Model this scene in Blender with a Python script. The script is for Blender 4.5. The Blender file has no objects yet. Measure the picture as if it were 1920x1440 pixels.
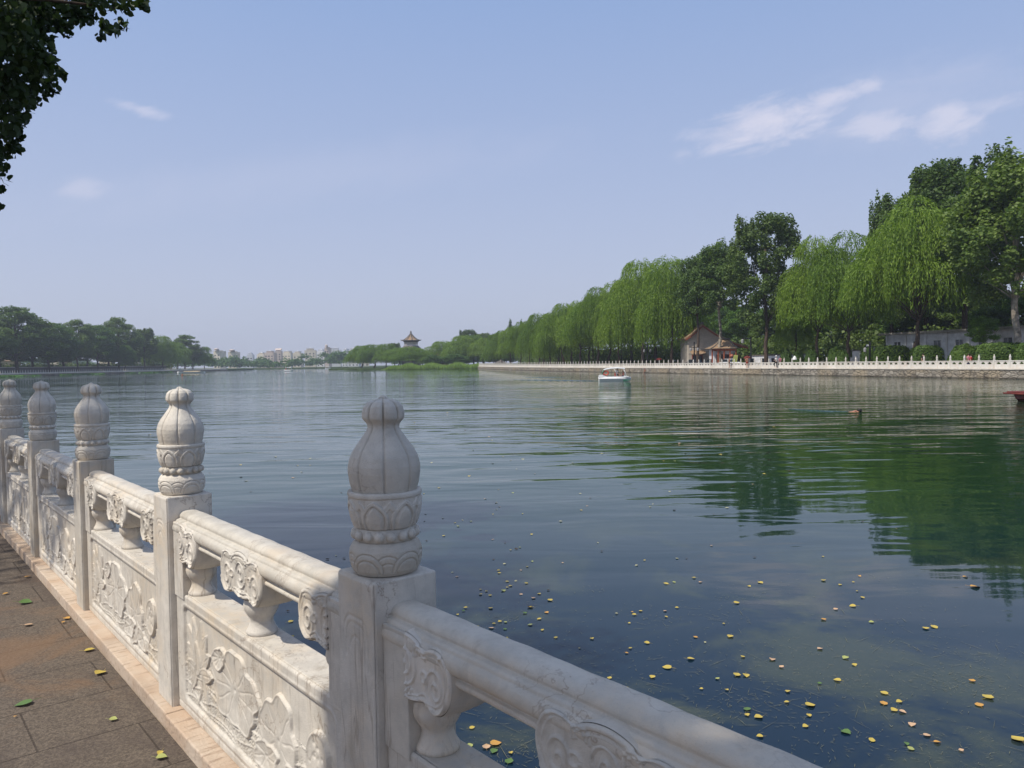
import bpy, bmesh, math, random
import numpy as np
from mathutils import Matrix, Vector
rad = math.radians
PI = math.pi
SC = bpy.context.scene
COL = SC.collection
rng = np.random.default_rng(7)
random.seed(7)

# ------------------------------------------------------------------ camera
H = 2.3                      # eye above the water (water is z = 0)
F = 1450.0                   # focal length in photo pixels (1920 wide)
PITCH = math.atan(39.8 / F)
ROLL = -0.0155
cam_d = bpy.data.cameras.new('camera')
cam = bpy.data.objects.new('camera', cam_d)
COL.objects.link(cam)
cam_d.sensor_width = 36.0
cam_d.lens = 36.0 * F / 1920.0
cam_d.clip_start = 0.05
cam_d.clip_end = 9000
CM = Matrix.Rotation(PI / 2 - PITCH, 4, 'X') @ Matrix.Rotation(ROLL, 4, 'Z')
cam.matrix_world = Matrix.Translation((0, 0, H)) @ CM
SC.camera = cam

def ray(u, v):
    return (CM.to_3x3() @ Vector(((u - 960) / F, -(v - 720) / F, -1.0)))
def at_z(u, v, z):
    r = ray(u, v); t = (z - H) / r.z
    return Vector((r.x * t, r.y * t, z))
def at_y(u, v, y):
    r = ray(u, v); t = y / r.y
    return Vector((r.x * t, y, H + r.z * t))
def hor(u):
    return 680.2 - .0155 * (u - 960)

# ------------------------------------------------------------------ sun, sky
SUN = Vector((-0.50, -0.30, 0.84)).normalized()     # direction towards the sun
sun_d = bpy.data.lights.new('sun', 'SUN')
sun_d.energy = 3.3
sun_d.angle = rad(0.55)
sun_d.color = (1.0, 0.94, 0.84)
sun = bpy.data.objects.new('sun', sun_d)
sun.rotation_euler = SUN.to_track_quat('Z', 'Y').to_euler()
COL.objects.link(sun)
SC.view_settings.view_transform = 'Standard'
SC.view_settings.look = 'None'
SC.view_settings.gamma = 1
SC.view_settings.use_curve_mapping = False
SC.view_settings.exposure = 0.47

class NT:
    """tiny node tree helper"""
    def __init__(s, tree):
        s.t = tree; s.n = tree.nodes; s.l = tree.links
    def add(s, typ, ins=None, **props):
        nd = s.n.new(typ)
        for k, v in props.items():
            setattr(nd, k, v)
        for k, v in (ins or {}).items():
            sock = nd.inputs[k]
            if isinstance(v, bpy.types.NodeSocket):
                s.l.new(v, sock)
            else:
                sock.default_value = v
        return nd
    def math(s, op, a, b=None, c=None, clamp=False):
        ins = {0: a}
        if b is not None: ins[1] = b
        if c is not None: ins[2] = c
        return s.add('ShaderNodeMath', ins, operation=op, use_clamp=clamp).outputs[0]
    def vmath(s, op, a, b=None, out=0):
        ins = {0: a}
        if b is not None: ins[1] = b
        return s.add('ShaderNodeVectorMath', ins, operation=op).outputs[out]
    def noise(s, vec, scale, detail=4, rough=.5, dist=0, out='Fac'):
        ins = {'Scale': scale, 'Detail': detail, 'Roughness': rough, 'Distortion': dist}
        if vec is not None: ins['Vector'] = vec
        return s.add('ShaderNodeTexNoise', ins).outputs[out]
    def ramp(s, fac, stops, interp='LINEAR'):
        r = s.add('ShaderNodeValToRGB', {'Fac': fac})
        r.color_ramp.interpolation = interp
        e = r.color_ramp.elements
        while len(e) < len(stops): e.new(.5)
        for i, (p, c) in enumerate(stops):
            e[i].position = p
            if not hasattr(c, '__len__'): c = (c, c, c)
            e[i].color = (*c[:3], 1)
        return r.outputs[0]
    def mix(s, fac, a, b, blend='MIX'):
        m = s.add('ShaderNodeMix', data_type='RGBA', blend_type=blend)
        for k, v in ((0, fac), (6, a), (7, b)):
            if isinstance(v, bpy.types.NodeSocket): s.l.new(v, m.inputs[k])
            else:
                if k and not hasattr(v, '__len__'): v = (v, v, v)
                m.inputs[k].default_value = v if k == 0 else (*v[:3], 1)
        return m.outputs[2]
    def maprange(s, v, a, b, c=0., d=1., smooth=True):
        return s.add('ShaderNodeMapRange', {0: v, 1: a, 2: b, 3: c, 4: d},
                     interpolation_type='SMOOTHSTEP' if smooth else 'LINEAR').outputs[0]

world = bpy.data.worlds.new('World'); SC.world = world
world.use_nodes = True
W = NT(world.node_tree)
bg = W.n['Background']
sky = W.add('ShaderNodeTexSky', sky_type='NISHITA', sun_disc=False,
            sun_elevation=math.asin(SUN.z), sun_rotation=math.atan2(SUN.x, SUN.y),
            air_density=1.0, dust_density=2.2, ozone_density=2.0, altitude=50)
tc = W.add('ShaderNodeTexCoord').outputs['Generated']
sp = W.add('ShaderNodeSeparateXYZ', {0: tc})
yy = W.math('MAXIMUM', sp.outputs[1], .02)
cx = W.math('DIVIDE', sp.outputs[0], yy); cz = W.math('DIVIDE', sp.outputs[2], yy)
front = W.math('GREATER_THAN', sp.outputs[1], .05)
cv = W.add('ShaderNodeCombineXYZ', {0: cx, 1: cz, 2: 0.}).outputs[0]
fine = W.noise(W.vmath('MULTIPLY', W.vmath('ADD', cv, W.vmath('MULTIPLY', (0.,1.,0.), W.math('MULTIPLY', cx, -.25))), (12., 30., 1.)), 1.0, 8, .66, .35)
def cloud(u, v, a, b, ang, amt, nz=.9):
    r = ray(u, v)
    c0 = (r.x / r.y, r.z / r.y)
    dx = W.math('SUBTRACT', cx, c0[0]); dz = W.math('SUBTRACT', cz, c0[1])
    ca, sa = math.cos(ang), math.sin(ang)
    p = W.math('ADD', W.math('MULTIPLY', dx, ca / a), W.math('MULTIPLY', dz, sa / a))
    q = W.math('ADD', W.math('MULTIPLY', dx, -sa / b), W.math('MULTIPLY', dz, ca / b))
    r2 = W.math('SQRT', W.math('ADD', W.math('MULTIPLY', p, p), W.math('MULTIPLY', q, q)))
    e = W.math('SUBTRACT', W.math('ADD', 1.0, W.math('MULTIPLY', W.math('SUBTRACT', fine, .5), nz * 2.6)), r2)
    return W.math('MULTIPLY', W.maprange(e, -.05, 1.0), amt)
cl = [cloud(1455, 228, .125, .034, rad(16), .60), cloud(1560, 186, .08, .018, rad(19), .5), cloud(1380, 252, .08, .022, rad(4), .36),
      cloud(1655, 232, .075, .028, rad(5), .42), cloud(1780, 222, .065, .042, rad(12), .46), cloud(1850, 198, .07, .018, rad(10), .30),
      cloud(1720, 150, .12, .02, rad(12), .13), cloud(1700, 190, .22, .07, rad(10), .13, .5),
      cloud(262, 205, .042, .009, rad(-14), .32), cloud(158, 356, .042, .020, rad(3), .24), cloud(560, 330, .5, .05, rad(6), .08, .4)]
tot = cl[0]
for c in cl[1:]: tot = W.math('MAXIMUM', tot, c)
tot = W.math('MULTIPLY', tot, front)
# broad, very faint veil that thickens towards the horizon
el = W.math('MULTIPLY', sp.outputs[2], 1.0)
haze_sky = W.ramp(el, [(0.0, (.355, .380, .478)), (.10, (.330, .362, .480)), (.24, (.278, .332, .482)), (.42, (.205, .288, .480)), (1.0, (.25, .31, .45))])
haze_sky = W.mix(1.0, haze_sky, (10., 10., 10.), 'MULTIPLY')
veil = W.maprange(el, 0.30, .80, .82, .75)
skyc = W.mix(veil, sky.outputs[0], haze_sky)
skyc = W.mix(tot, skyc, (5.9, 5.55, 6.1))
W.l.new(skyc, bg.inputs[0])
bg.inputs[1].default_value = 0.111

# ------------------------------------------------------------------ objects helpers
def tag(o, label=None, cat=None, group=None, kind=None):
    if label: o['label'] = label
    if cat: o['category'] = cat
    if group: o['group'] = group
    if kind: o['kind'] = kind
    return o
def link(name, data, parent=None, loc=None, rotz=None):
    o = bpy.data.objects.new(name, data); COL.objects.link(o)
    if parent: o.parent = parent
    if loc is not None: o.location = loc
    if rotz is not None: o.rotation_euler = (0, 0, rotz)
    return o
def empty(name, loc=(0, 0, 0), rotz=0, parent=None):
    o = link(name, None, parent, loc, rotz); o.empty_display_size = .2
    return o
def pymesh(name, V, Fc, mats, smooth=False, mi=None):
    me = bpy.data.meshes.new(name)
    me.from_pydata([tuple(v) for v in V], [], [tuple(f) for f in Fc])
    for m in (mats if isinstance(mats, (list, tuple)) else [mats]): me.materials.append(m)
    if smooth: me.polygons.foreach_set('use_smooth', [True] * len(me.polygons))
    if mi is not None: me.polygons.foreach_set('material_index', mi)
    me.update()
    return me
def npmesh(name, V, Fq, m, smooth=False):
    """V (n,3), Fq (k,c) equal-size polygons"""
    V = np.asarray(V, np.float32); Fq = np.asarray(Fq, np.int32)
    me = bpy.data.meshes.new(name)
    me.vertices.add(len(V)); me.vertices.foreach_set('co', V.ravel())
    k, c = Fq.shape
    me.loops.add(k * c); me.loops.foreach_set('vertex_index', Fq.ravel())
    me.polygons.add(k)
    me.polygons.foreach_set('loop_start', np.arange(0, k * c, c, dtype=np.int32))
    me.polygons.foreach_set('loop_total', np.full(k, c, np.int32))
    if smooth: me.polygons.foreach_set('use_smooth', np.ones(k, bool))
    me.materials.append(m)
    me.update(calc_edges=True)
    return me
class MB:
    """collects primitive shapes into one mesh"""
    def __init__(s): s.V = []; s.F = []; s.S = []; s.M = []; s.m = 0
    def _add(s, V, Fc, smooth=False):
        b = len(s.V); s.V += [tuple(v) for v in V]
        for f in Fc: s.F.append(tuple(b + i for i in f)); s.S.append(smooth); s.M.append(s.m)
    def box(s, x0, x1, y0, y1, z0, z1, rz=0, c=(0, 0, 0)):
        ca, sa = math.cos(rz), math.sin(rz)
        V = [(c[0] + x * ca - y * sa, c[1] + x * sa + y * ca, c[2] + z) for z in (z0, z1) for (x, y) in ((x0, y0), (x1, y0), (x1, y1), (x0, y1))]
        s._add(V, [(3, 2, 1, 0), (4, 5, 6, 7), (0, 1, 5, 4), (1, 2, 6, 5), (2, 3, 7, 6), (3, 0, 4, 7)])
    def bevbox(s, x0, x1, y0, y1, z0, z1, b=.01):
        bm = bmesh.new()
        bmesh.ops.create_cube(bm, size=1)
        for v in bm.verts:
            v.co = ((x0 + x1) / 2 + v.co.x * (x1 - x0), (y0 + y1) / 2 + v.co.y * (y1 - y0), (z0 + z1) / 2 + v.co.z * (z1 - z0))
        bmesh.ops.bevel(bm, geom=bm.edges[:], offset=b, segments=2, affect='EDGES', profile=.5)
        bm.verts.index_update()
        s._add([v.co for v in bm.verts], [[v.index for v in f.verts] for f in bm.faces])
        bm.free()
    def tube(s, pts, rs, n=8, cap=True, smooth=True):
        pts = [Vector(p) for p in pts]
        if not hasattr(rs, '__len__'): rs = [rs] * len(pts)
        V = []; 
        ref = None
        for i, p in enumerate(pts):
            d = (pts[min(i + 1, len(pts) - 1)] - pts[max(i - 1, 0)])
            if d.length < 1e-9: d = Vector((0, 0, 1))
            d.normalize()
            if ref is None:
                ref = d.orthogonal().normalized()
            a = (ref - d * ref.dot(d))
            a = a.normalized() if a.length > 1e-6 else d.orthogonal().normalized()
            ref = a
            b = d.cross(a)
            for k in range(n):
                t = 2 * PI * k / n
                V.append(p + (a * math.cos(t) + b * math.sin(t)) * rs[i])
        Fc = [(i * n + k, i * n + (k + 1) % n, (i + 1) * n + (k + 1) % n, (i + 1) * n + k) for i in range(len(pts) - 1) for k in range(n)]
        s._add(V, Fc, smooth)
        if cap:
            b = len(s.V) - len(V)
            s.F.append(tuple(b + k for k in reversed(range(n)))); s.S.append(False); s.M.append(s.m)
            q = b + (len(pts) - 1) * n
            s.F.append(tuple(q + k for k in range(n))); s.S.append(False); s.M.append(s.m)
    def lathe(s, prof, n=16, c=(0, 0, 0), smooth=True):
        V = []
        for (r, z) in prof:
            for k in range(n):
                t = 2 * PI * k / n
                V.append((c[0] + r * math.cos(t), c[1] + r * math.sin(t), c[2] + z))
        Fc = [(i * n + k, i * n + (k + 1) % n, (i + 1) * n + (k + 1) % n, (i + 1) * n + k) for i in range(len(prof) - 1) for k in range(n)]
        s._add(V, Fc, smooth)
    def ball(s, c, r, n=10, sc=(1, 1, 1)):
        prof = [(max(1e-4, math.sin(PI * i / n)) , -math.cos(PI * i / n)) for i in range(n + 1)]
        V = []; m = n + 4
        for (q, z) in prof:
            for k in range(m):
                t = 2 * PI * k / m
                V.append((c[0] + r * q * math.cos(t) * sc[0], c[1] + r * q * math.sin(t) * sc[1], c[2] + r * z * sc[2]))
        s._add(V, [(i * m + k, i * m + (k + 1) % m, (i + 1) * m + (k + 1) % m, (i + 1) * m + k) for i in range(n) for k in range(m)], True)
    def prism(s, poly, z0, z1, smooth=False):
        n = len(poly)
        V = [(x, y, z0) for x, y in poly] + [(x, y, z1) for x, y in poly]
        s._add(V, [tuple(reversed(range(n))), tuple(range(n, 2 * n))] + [(i, (i + 1) % n, n + (i + 1) % n, n + i) for i in range(n)], smooth)
    def prismY(s, poly, y0, y1):
        n = len(poly)
        V = [(x, y0, z) for x, z in poly] + [(x, y1, z) for x, z in poly]
        s._add(V, [tuple(range(n)), tuple(reversed(range(n, 2 * n)))] + [((i + 1) % n, i, n + i, n + (i + 1) % n) for i in range(n)])
    def prismX(s, poly, x0, x1, smooth=False):
        n = len(poly)
        V = [(x0, y, z) for y, z in poly] + [(x1, y, z) for y, z in poly]
        s._add(V, [tuple(reversed(range(n))), tuple(range(n, 2 * n))], False)
        s._add(V, [(i, (i + 1) % n, n + (i + 1) % n, n + i) for i in range(n)], smooth)
    def face(s, V, smooth=False): s._add(V, [tuple(range(len(V)))], smooth)
    def mesh(s, name, mats, fix=True):
        me = bpy.data.meshes.new(name)
        me.from_pydata(s.V, [], s.F)
        for m in (mats if isinstance(mats, (list, tuple)) else [mats]): me.materials.append(m)
        me.polygons.foreach_set('use_smooth', s.S)
        me.polygons.foreach_set('material_index', s.M)
        me.validate()
        if fix:
            bm = bmesh.new(); bm.from_mesh(me); bmesh.ops.recalc_face_normals(bm, faces=bm.faces[:]); bm.to_mesh(me); bm.free()
        me.update()
        return me
    def build(s, name, mats, parent=None, loc=None, rotz=None):
        return link(name, s.mesh(name, mats), parent, loc, rotz)

# ------------------------------------------------------------------ materials
def new_mat(name, rough=.7, spec=.5):
    m = bpy.data.materials.new(name); m.use_nodes = True
    N = NT(m.node_tree); b = N.n['Principled BSDF']
    b.inputs['Roughness'].default_value = rough
    b.inputs['Specular IOR Level'].default_value = spec
    return m, N, b
def bump(N, b, h, dist=.01, strength=1.0, prev=None):
    bp = N.add('ShaderNodeBump', {'Height': h, 'Distance': dist, 'Strength': strength})
    if prev is not None: N.l.new(prev, bp.inputs['Normal'])
    N.l.new(bp.outputs[0], b.inputs['Normal'])
    return bp.outputs[0]
def flat(name, col, rough=.6, spec=.4, var=.12, scale=6., metal=0.):
    m, N, b = new_mat(name, rough, spec)
    co = N.add('ShaderNodeTexCoord').outputs['Object']
    n = N.noise(co, scale, 5, .6)
    c = N.mix(N.math('MULTIPLY', N.maprange(n, .3, .7), 1.), [x * (1 - var) for x in col], [min(1, x * (1 + var)) for x in col])
    N.l.new(c, b.inputs['Base Color']); b.inputs['Metallic'].default_value = metal
    return m
def objco(N, off=True):
    co = N.add('ShaderNodeTexCoord').outputs['Object']
    if not off: return co
    oi = N.add('ShaderNodeObjectInfo')
    r = N.add('ShaderNodeVectorMath', {0: oi.outputs['Location'], 3: 3.7}, operation='SCALE').outputs[0]
    r2 = N.math('MULTIPLY', oi.outputs['Random'], 13.)
    return N.vmath('ADD', co, N.vmath('ADD', r, r2))
def marble(name, base=(.66, .615, .545), warm=(.60, .50, .375), vein=.55, streak=.5, fine=1.):
    m, N, b = new_mat(name, .52, .35)
    co = objco(N)
    big = N.noise(co, 2.2, 5, .6, .4)
    c = N.mix(N.maprange(big, .42, .72), base, warm)
    mot = N.noise(co, 16., 7, .68)
    c = N.mix(N.maprange(mot, .35, .7), c, [x * .80 for x in base])
    # veins: thin lines where a distorted noise crosses its middle
    vn = N.noise(co, 2.2, 6, .6, .45)
    v = N.math('ABSOLUTE', N.math('SUBTRACT', vn, .5))
    v = N.maprange(v, 0.0, .006, 1., 0.)
    msk = N.maprange(N.noise(co, 3.1, 2), .48, .62)
    v = N.math('MULTIPLY', N.math('MULTIPLY', v, msk), vein)
    c = N.mix(v, c, (.22, .15, .10))
    # rain streaks, run down the stone
    st = N.noise(N.vmath('MULTIPLY', co, (34., 34., 1.6)), 1.0, 4, .6)
    c = N.mix(N.math('MULTIPLY', N.maprange(st, .56, .78), streak), c, (.24, .19, .14))
    v2 = N.math('ABSOLUTE', N.math('SUBTRACT', N.noise(N.vmath('MULTIPLY', co, (11., 11., 1.1)), 1.0, 5, .55, .35), .5))
    c = N.mix(N.math('MULTIPLY', N.math('MULTIPLY', N.maprange(v2, 0., .014, 1., 0.), N.maprange(N.noise(co, 2.4, 2), .46, .62)), streak * 1.1), c, (.26, .20, .15))
    gr = N.noise(N.vmath('MULTIPLY', co, (5., 5., 2.2)), 1.0, 7, .72, .8)
    c = N.mix(N.math('MULTIPLY', N.maprange(gr, .54, .72), .5), c, [x * .52 for x in warm])
    vr = N.add('ShaderNodeObjectInfo').outputs['Random']
    c = N.mix(1.0, c, N.ramp(vr, [(0, (.88, .87, .84)), (1, (1.06, 1.05, 1.03))]), 'MULTIPLY')
    sp = N.noise(co, 230., 3, .7)
    c = N.mix(N.math('MULTIPLY', N.maprange(sp, .60, .75), .35), c, (.25, .22, .18))
    N.l.new(c, b.inputs['Base Color'])
    h = N.math('ADD', N.math('MULTIPLY', N.noise(co, 55., 6, .7), .5 * fine), N.math('MULTIPLY', N.noise(co, 420., 2, .6), .35 * fine))
    bump(N, b, h, .0035)
    return m
M_MARB = marble('pale_marble')
M_MARB_RAIL = marble('veined_marble', (.66, .615, .54), (.60, .50, .385), .45, .15)
M_FINIAL = marble('weathered_finial_stone', (.70, .65, .57), (.54, .46, .36), .3, .25, 1.8)
M_KERB = None
def kerb_mat():
    m, N, b = new_mat('pinkish_sandstone', .85, .2)
    co = objco(N, False)
    c = N.mix(N.maprange(N.noise(co, 3., 5, .6), .35, .65), (.50, .37, .265), (.56, .46, .36))
    g = N.noise(N.vmath('MULTIPLY', co, (40., 9., 40.)), 1.0, 5, .65)
    c = N.mix(N.maprange(g, .5, .75), c, (.30, .215, .155))
    d = N.noise(co, 1.1, 4, .6)
    c = N.mix(N.math('MULTIPLY', N.maprange(d, .5, .7), .5), c, (.25, .185, .14))
    N.l.new(c, b.inputs['Base Color'])
    h = N.math('ADD', g, N.noise(co, 90., 4, .7))
    bump(N, b, h, .005)
    return m
M_KERB = kerb_mat()
def pave_mat():
    m, N, b = new_mat('granite_paving', .8, .25)
    co = objco(N, False)
    mp = N.vmath('ADD', co, (.33, .19, 0))
    sw = N.add('ShaderNodeSeparateXYZ', {0: mp})
    v = N.add('ShaderNodeCombineXYZ', {0: sw.outputs[1], 1: sw.outputs[0], 2: 0.}).outputs[0]
    br = N.add('ShaderNodeTexBrick', {'Vector': v, 'Scale': 1.0, 'Mortar Size': .0035, 'Mortar Smooth': .2, 'Bias': 0., 'Brick Width': .92, 'Row Height': .42,
                'Color1': (.30, .30, .30, 1), 'Color2': (.75, .75, .75, 1), 'Mortar': (0, 0, 0, 1)}, offset=.37)
    g = N.noise(co, 95., 5, .8)
    c = N.mix(N.maprange(g, .35, .68), (.048, .038, .030), (.185, .148, .112))
    c = N.mix(N.math('MULTIPLY', br.outputs['Color'], .3), c, (.17, .135, .105))
    st = N.noise(N.vmath('MULTIPLY', co, (1.0, 2.2, 1.)), 1.3, 5, .65, .6)
    c = N.mix(N.math('MULTIPLY', N.maprange(st, .46, .66), .55), c, (.075, .058, .05))
    c = N.mix(N.math('MULTIPLY', br.outputs['Fac'], .6), c, (.035, .026, .02))
    rs = N.noise(co, .8, 6, .7, .9)
    c = N.mix(N.math('MULTIPLY', N.maprange(rs, .50, .66), .5), c, (.22, .125, .065))
    N.l.new(c, b.inputs['Base Color'])
    h = N.math('SUBTRACT', N.math('MULTIPLY', g, .6), br.outputs['Fac'])
    bump(N, b, h, .006)
    return m
M_PAVE = pave_mat()
def water_mat():
    m, N, b = new_mat('lake_water', .03, .5)
    b.inputs['IOR'].default_value = 1.333
    co = N.add('ShaderNodeTexCoord').outputs['Object']
    # murky body tinted for reflected sky and trees, drowned weed beds near this bank
    wl = N.noise(co, .55, 6, .65, .6)
    weed = N.maprange(wl, .47, .62)
    fl = N.noise(N.vmath('MULTIPLY', co, (16., 26., 1.)), 1., 5, .8, 1.5)
    flk = N.math('MULTIPLY', N.maprange(fl, .52, .70), weed)
    dist = N.vmath('LENGTH', co, out=1)
    near = N.maprange(dist, 5., 17., 1., 0.)
    c = N.mix(N.math('MULTIPLY', weed, N.math('MULTIPLY', near, .9)), (.006, .017, .032), (.040, .050, .034))  # blue base has the reflected sky painted into it
    c = N.mix(N.math('MULTIPLY', flk, N.math('MULTIPLY', near, .8)), c, (.085, .082, .050))
    far = N.maprange(dist, 4., 18.)
    c = N.mix(far, c, (.012, .036, .014))  # greener with distance: tree reflections painted into the body colour
    N.l.new(c, b.inputs['Base Color'])
    # ripples: crests run mostly across the view
    calm = N.maprange(N.noise(N.vmath('MULTIPLY', co, (.022, .060, 1.)), 1., 4, .55, .7), .36, .64, .55, 1.35)
    g1 = N.maprange(dist, 3., 26., .10, 1.)
    g2 = N.maprange(dist, 6., 50., .06, 1.)
    s1 = N.noise(N.vmath('MULTIPLY', co, (.38, 1.05, 1.)), 1.0, 2, .45, .5)
    s0 = N.noise(N.vmath('MULTIPLY', co, (.17, .50, 1.)), 1.0, 2, .45, .4)
    s2 = N.noise(N.vmath('MULTIPLY', co, (1.3, 3.2, 1.)), 1.0, 3, .55, .5)
    h1 = N.math('MULTIPLY', g1, N.math('ADD', N.math('MULTIPLY', s1, .050), N.math('MULTIPLY', s0, .066)))
    h2 = N.math('MULTIPLY', g2, N.math('MULTIPLY', s2, .018))
    h = N.math('MULTIPLY', N.math('ADD', h1, h2), calm)
    bump(N, b, h, 1.0)
    return m
M_WATER = water_mat()
def leaf_mat(name, lo, hi, trans=.3, rough=.55, obvar=.25):
    m, N, b = new_mat(name, rough, .25)
    geo = N.add('ShaderNodeNewGeometry')
    oi = N.add('ShaderNodeObjectInfo')
    c = N.mix(geo.outputs['Random Per Island'], lo, hi)
    co = N.add('ShaderNodeTexCoord').outputs['Object']
    k = N.noise(co, .45, 3, .6)
    c = N.mix(N.math('MULTIPLY', N.maprange(k, .35, .65), .5), c, hi)
    c = N.mix(1.0, c, N.ramp(oi.outputs['Random'], [(0, (1 - obvar, 1 - obvar * .8, 1 - obvar)), (1, (1 + obvar, 1 + obvar * .6, 1))]), 'MULTIPLY')
    N.l.new(c, b.inputs['Base Color'])
    tr = N.add('ShaderNodeBsdfTranslucent')
    N.l.new(N.mix(1.0, c, (1.35, 1.5, .6), 'MULTIPLY'), tr.inputs[0])
    ms = N.add('ShaderNodeMixShader', {0: trans, 1: b.outputs[0], 2: tr.outputs[0]})
    N.l.new(ms.outputs[0], N.n['Material Output'].inputs[0])
    return m
M_WILLOW = leaf_mat('willow_leaves', (.060, .120, .012), (.185, .285, .040), .38)
M_WILLOWB = leaf_mat('bright_willow_leaves', (.070, .140, .014), (.20, .30, .045), .38)
M_POPLAR = leaf_mat('poplar_leaves', (.035, .080, .018), (.155, .225, .060), .30)
M_ROUND = leaf_mat('broad_leaves', (.035, .085, .018), (.110, .200, .040), .3)
M_DARK = leaf_mat('dark_leaves', (.030, .068, .018), (.135, .195, .055), .28)
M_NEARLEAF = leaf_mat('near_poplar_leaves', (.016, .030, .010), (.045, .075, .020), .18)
M_HEDGE = leaf_mat('hedge_leaves', (.030, .072, .012), (.095, .165, .030), .22)
M_REED = leaf_mat('reed_leaves', (.12, .21, .05), (.26, .38, .10), .35)
M_LOTUS = leaf_mat('lotus_leaves', (.05, .13, .03), (.13, .27, .08), .25)
M_BARK = flat('rough_bark', (.085, .062, .048), .95, .1, .45, 9.)
M_BARKP = flat('pale_banded_bark', (.26, .225, .18), .9, .1, .5, 2.5)
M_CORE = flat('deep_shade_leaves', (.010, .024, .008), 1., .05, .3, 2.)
def rubble_mat():
    m, N, b = new_mat('rubble_stone', .9, .15)
    co = objco(N, False)
    s = N.vmath('MULTIPLY', co, (1.6, 1.6, 3.2))
    vo = N.add('ShaderNodeTexVoronoi', {'Vector': s, 'Scale': 1.0}, feature='F1')
    ve = N.add('ShaderNodeTexVoronoi', {'Vector': s, 'Scale': 1.0}, feature='DISTANCE_TO_EDGE')
    c = N.mix(N.add('ShaderNodeSeparateColor', {0: vo.outputs['Color']}).outputs[0], (.19, .17, .14), (.38, .34, .285))
    wide = N.noise(co, .16, 4, .6)
    c = N.mix(N.maprange(wide, .45, .62), c, (.34, .28, .20))
    c = N.mix(N.maprange(N.noise(co, 1.3, 6, .7), .48, .7), c, (.10, .085, .07))
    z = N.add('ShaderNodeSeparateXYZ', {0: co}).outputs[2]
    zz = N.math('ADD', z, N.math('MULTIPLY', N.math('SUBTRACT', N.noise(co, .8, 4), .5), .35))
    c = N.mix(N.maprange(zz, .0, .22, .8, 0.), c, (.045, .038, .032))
    c = N.mix(N.maprange(ve.outputs['Distance'], 0., .06, .7, 0.), c, (.06, .05, .04))
    N.l.new(c, b.inputs['Base Color'])
    bump(N, b, N.math('ADD', N.maprange(ve.outputs['Distance'], 0., .15), N.noise(co, 9., 4)), .05)
    return m
M_RUBBLE = rubble_mat()
M_WHITE_STONE = marble('white_far_marble', (.66, .64, .60), (.62, .53, .44), .1, .25)
M_CAPSTONE = flat('embankment_capstone', (.55, .50, .43), .8, .2, .2, 2.)
M_SOIL = flat('promenade_ground', (.17, .14, .11), .95, .1, .35, .5)
M_GRASS = flat('planted_ground', (.05, .075, .025), .95, .1, .4, .3)
def tile_mat(name, a, bcol, axis=0, sc=4.):
    m, N, b = new_mat(name, .75, .25)
    co = N.add('ShaderNodeTexCoord').outputs['Object']
    s = N.add('ShaderNodeSeparateXYZ', {0: co}).outputs[axis]
    w = N.math('SINE', N.math('MULTIPLY', s, sc * 2 * PI))
    c = N.mix(N.maprange(N.noise(co, 1.6, 6, .7), .35, .65), a, bcol)
    c = N.mix(N.maprange(w, -.9, -.2, .6, 0.), c, [x * .35 for x in a])
    N.l.new(c, b.inputs['Base Color']); bump(N, b, w, .03)
    return m
M_TILE = tile_mat('weathered_clay_tile', (.30, .19, .11), (.42, .29, .18))
M_TILEG = tile_mat('grey_roof_tile', (.11, .10, .09), (.20, .18, .15))
def brick_mat(name, a, b2, mortar, bw=.3, bh=.09):
    m, N, b = new_mat(name, .85, .2)
    co = N.add('ShaderNodeTexCoord').outputs['Object']
    sp_ = N.add('ShaderNodeSeparateXYZ', {0: co})
    v = N.add('ShaderNodeCombineXYZ', {0: N.math('ADD', sp_.outputs[0], sp_.outputs[1]), 1: sp_.outputs[2], 2: 0.}).outputs[0]
    br = N.add('ShaderNodeTexBrick', {'Vector': v, 'Scale': 1.0, 'Mortar Size': .008, 'Brick Width': bw, 'Row Height': bh,
               'Color1': (*a, 1), 'Color2': (*b2, 1), 'Mortar': (*mortar, 1)})
    c = N.mix(N.math('MULTIPLY', N.maprange(N.noise(co, .9, 5, .65), .4, .7), .4), br.outputs[0], [x * .55 for x in a])
    N.l.new(c, b.inputs['Base Color'])
    return m
M_GBRICK = brick_mat('grey_brick', (.40, .345, .28), (.50, .43, .35), (.52, .47, .40))
M_WALLG = flat('grey_render', (.64, .64, .65), .85, .2, .18, 1.2)
M_WALLW = flat('whitewashed_wall', (.62, .61, .60), .85, .2, .15, 1.2)
M_CREAM = flat('cream_render', (.62, .55, .43), .85, .2, .15, .2)
M_PINKB = flat('rosy_render', (.55, .45, .38), .85, .2, .15, .2)
M_TANW = flat('tan_render', (.50, .40, .26), .85, .2, .15, .5)
M_REDW = flat('red_lacquer', (.30, .045, .025), .5, .4, .2, 3.)
M_REDO = flat('orange_lacquer', (.26, .075, .035), .5, .4, .2, 3.)
M_GLASS = flat('dark_window_glass', (.025, .032, .040), .12, .6, .3, 1.)
M_BLACK = flat('black_iron', (.018, .018, .020), .5, .4, .2, 4.)
M_WPAINT = flat('white_gelcoat', (.80, .80, .78), .25, .5, .05, 3.)
M_BUOY = flat('orange_red_buoy', (.65, .07, .035), .4, .4, .1, 4.)
M_GREENP = flat('green_hull_paint', (.02, .16, .08), .3, .5, .1, 4.)
M_BROWNB = flat('oxblood_boat_wood', (.15, .030, .020), .45, .4, .3, 4.)
M_SKIN = flat('tanned_skin', (.38, .18, .11), .6, .3, .1, 8.)
M_SKIN2 = flat('fair_skin', (.52, .31, .22), .6, .3, .1, 8.)
M_HAIR = flat('black_hair', (.015, .012, .010), .5, .3, .2, 20.)
def cloth(name, c): return flat(name, c, .85, .15, .12, 12.)
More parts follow.
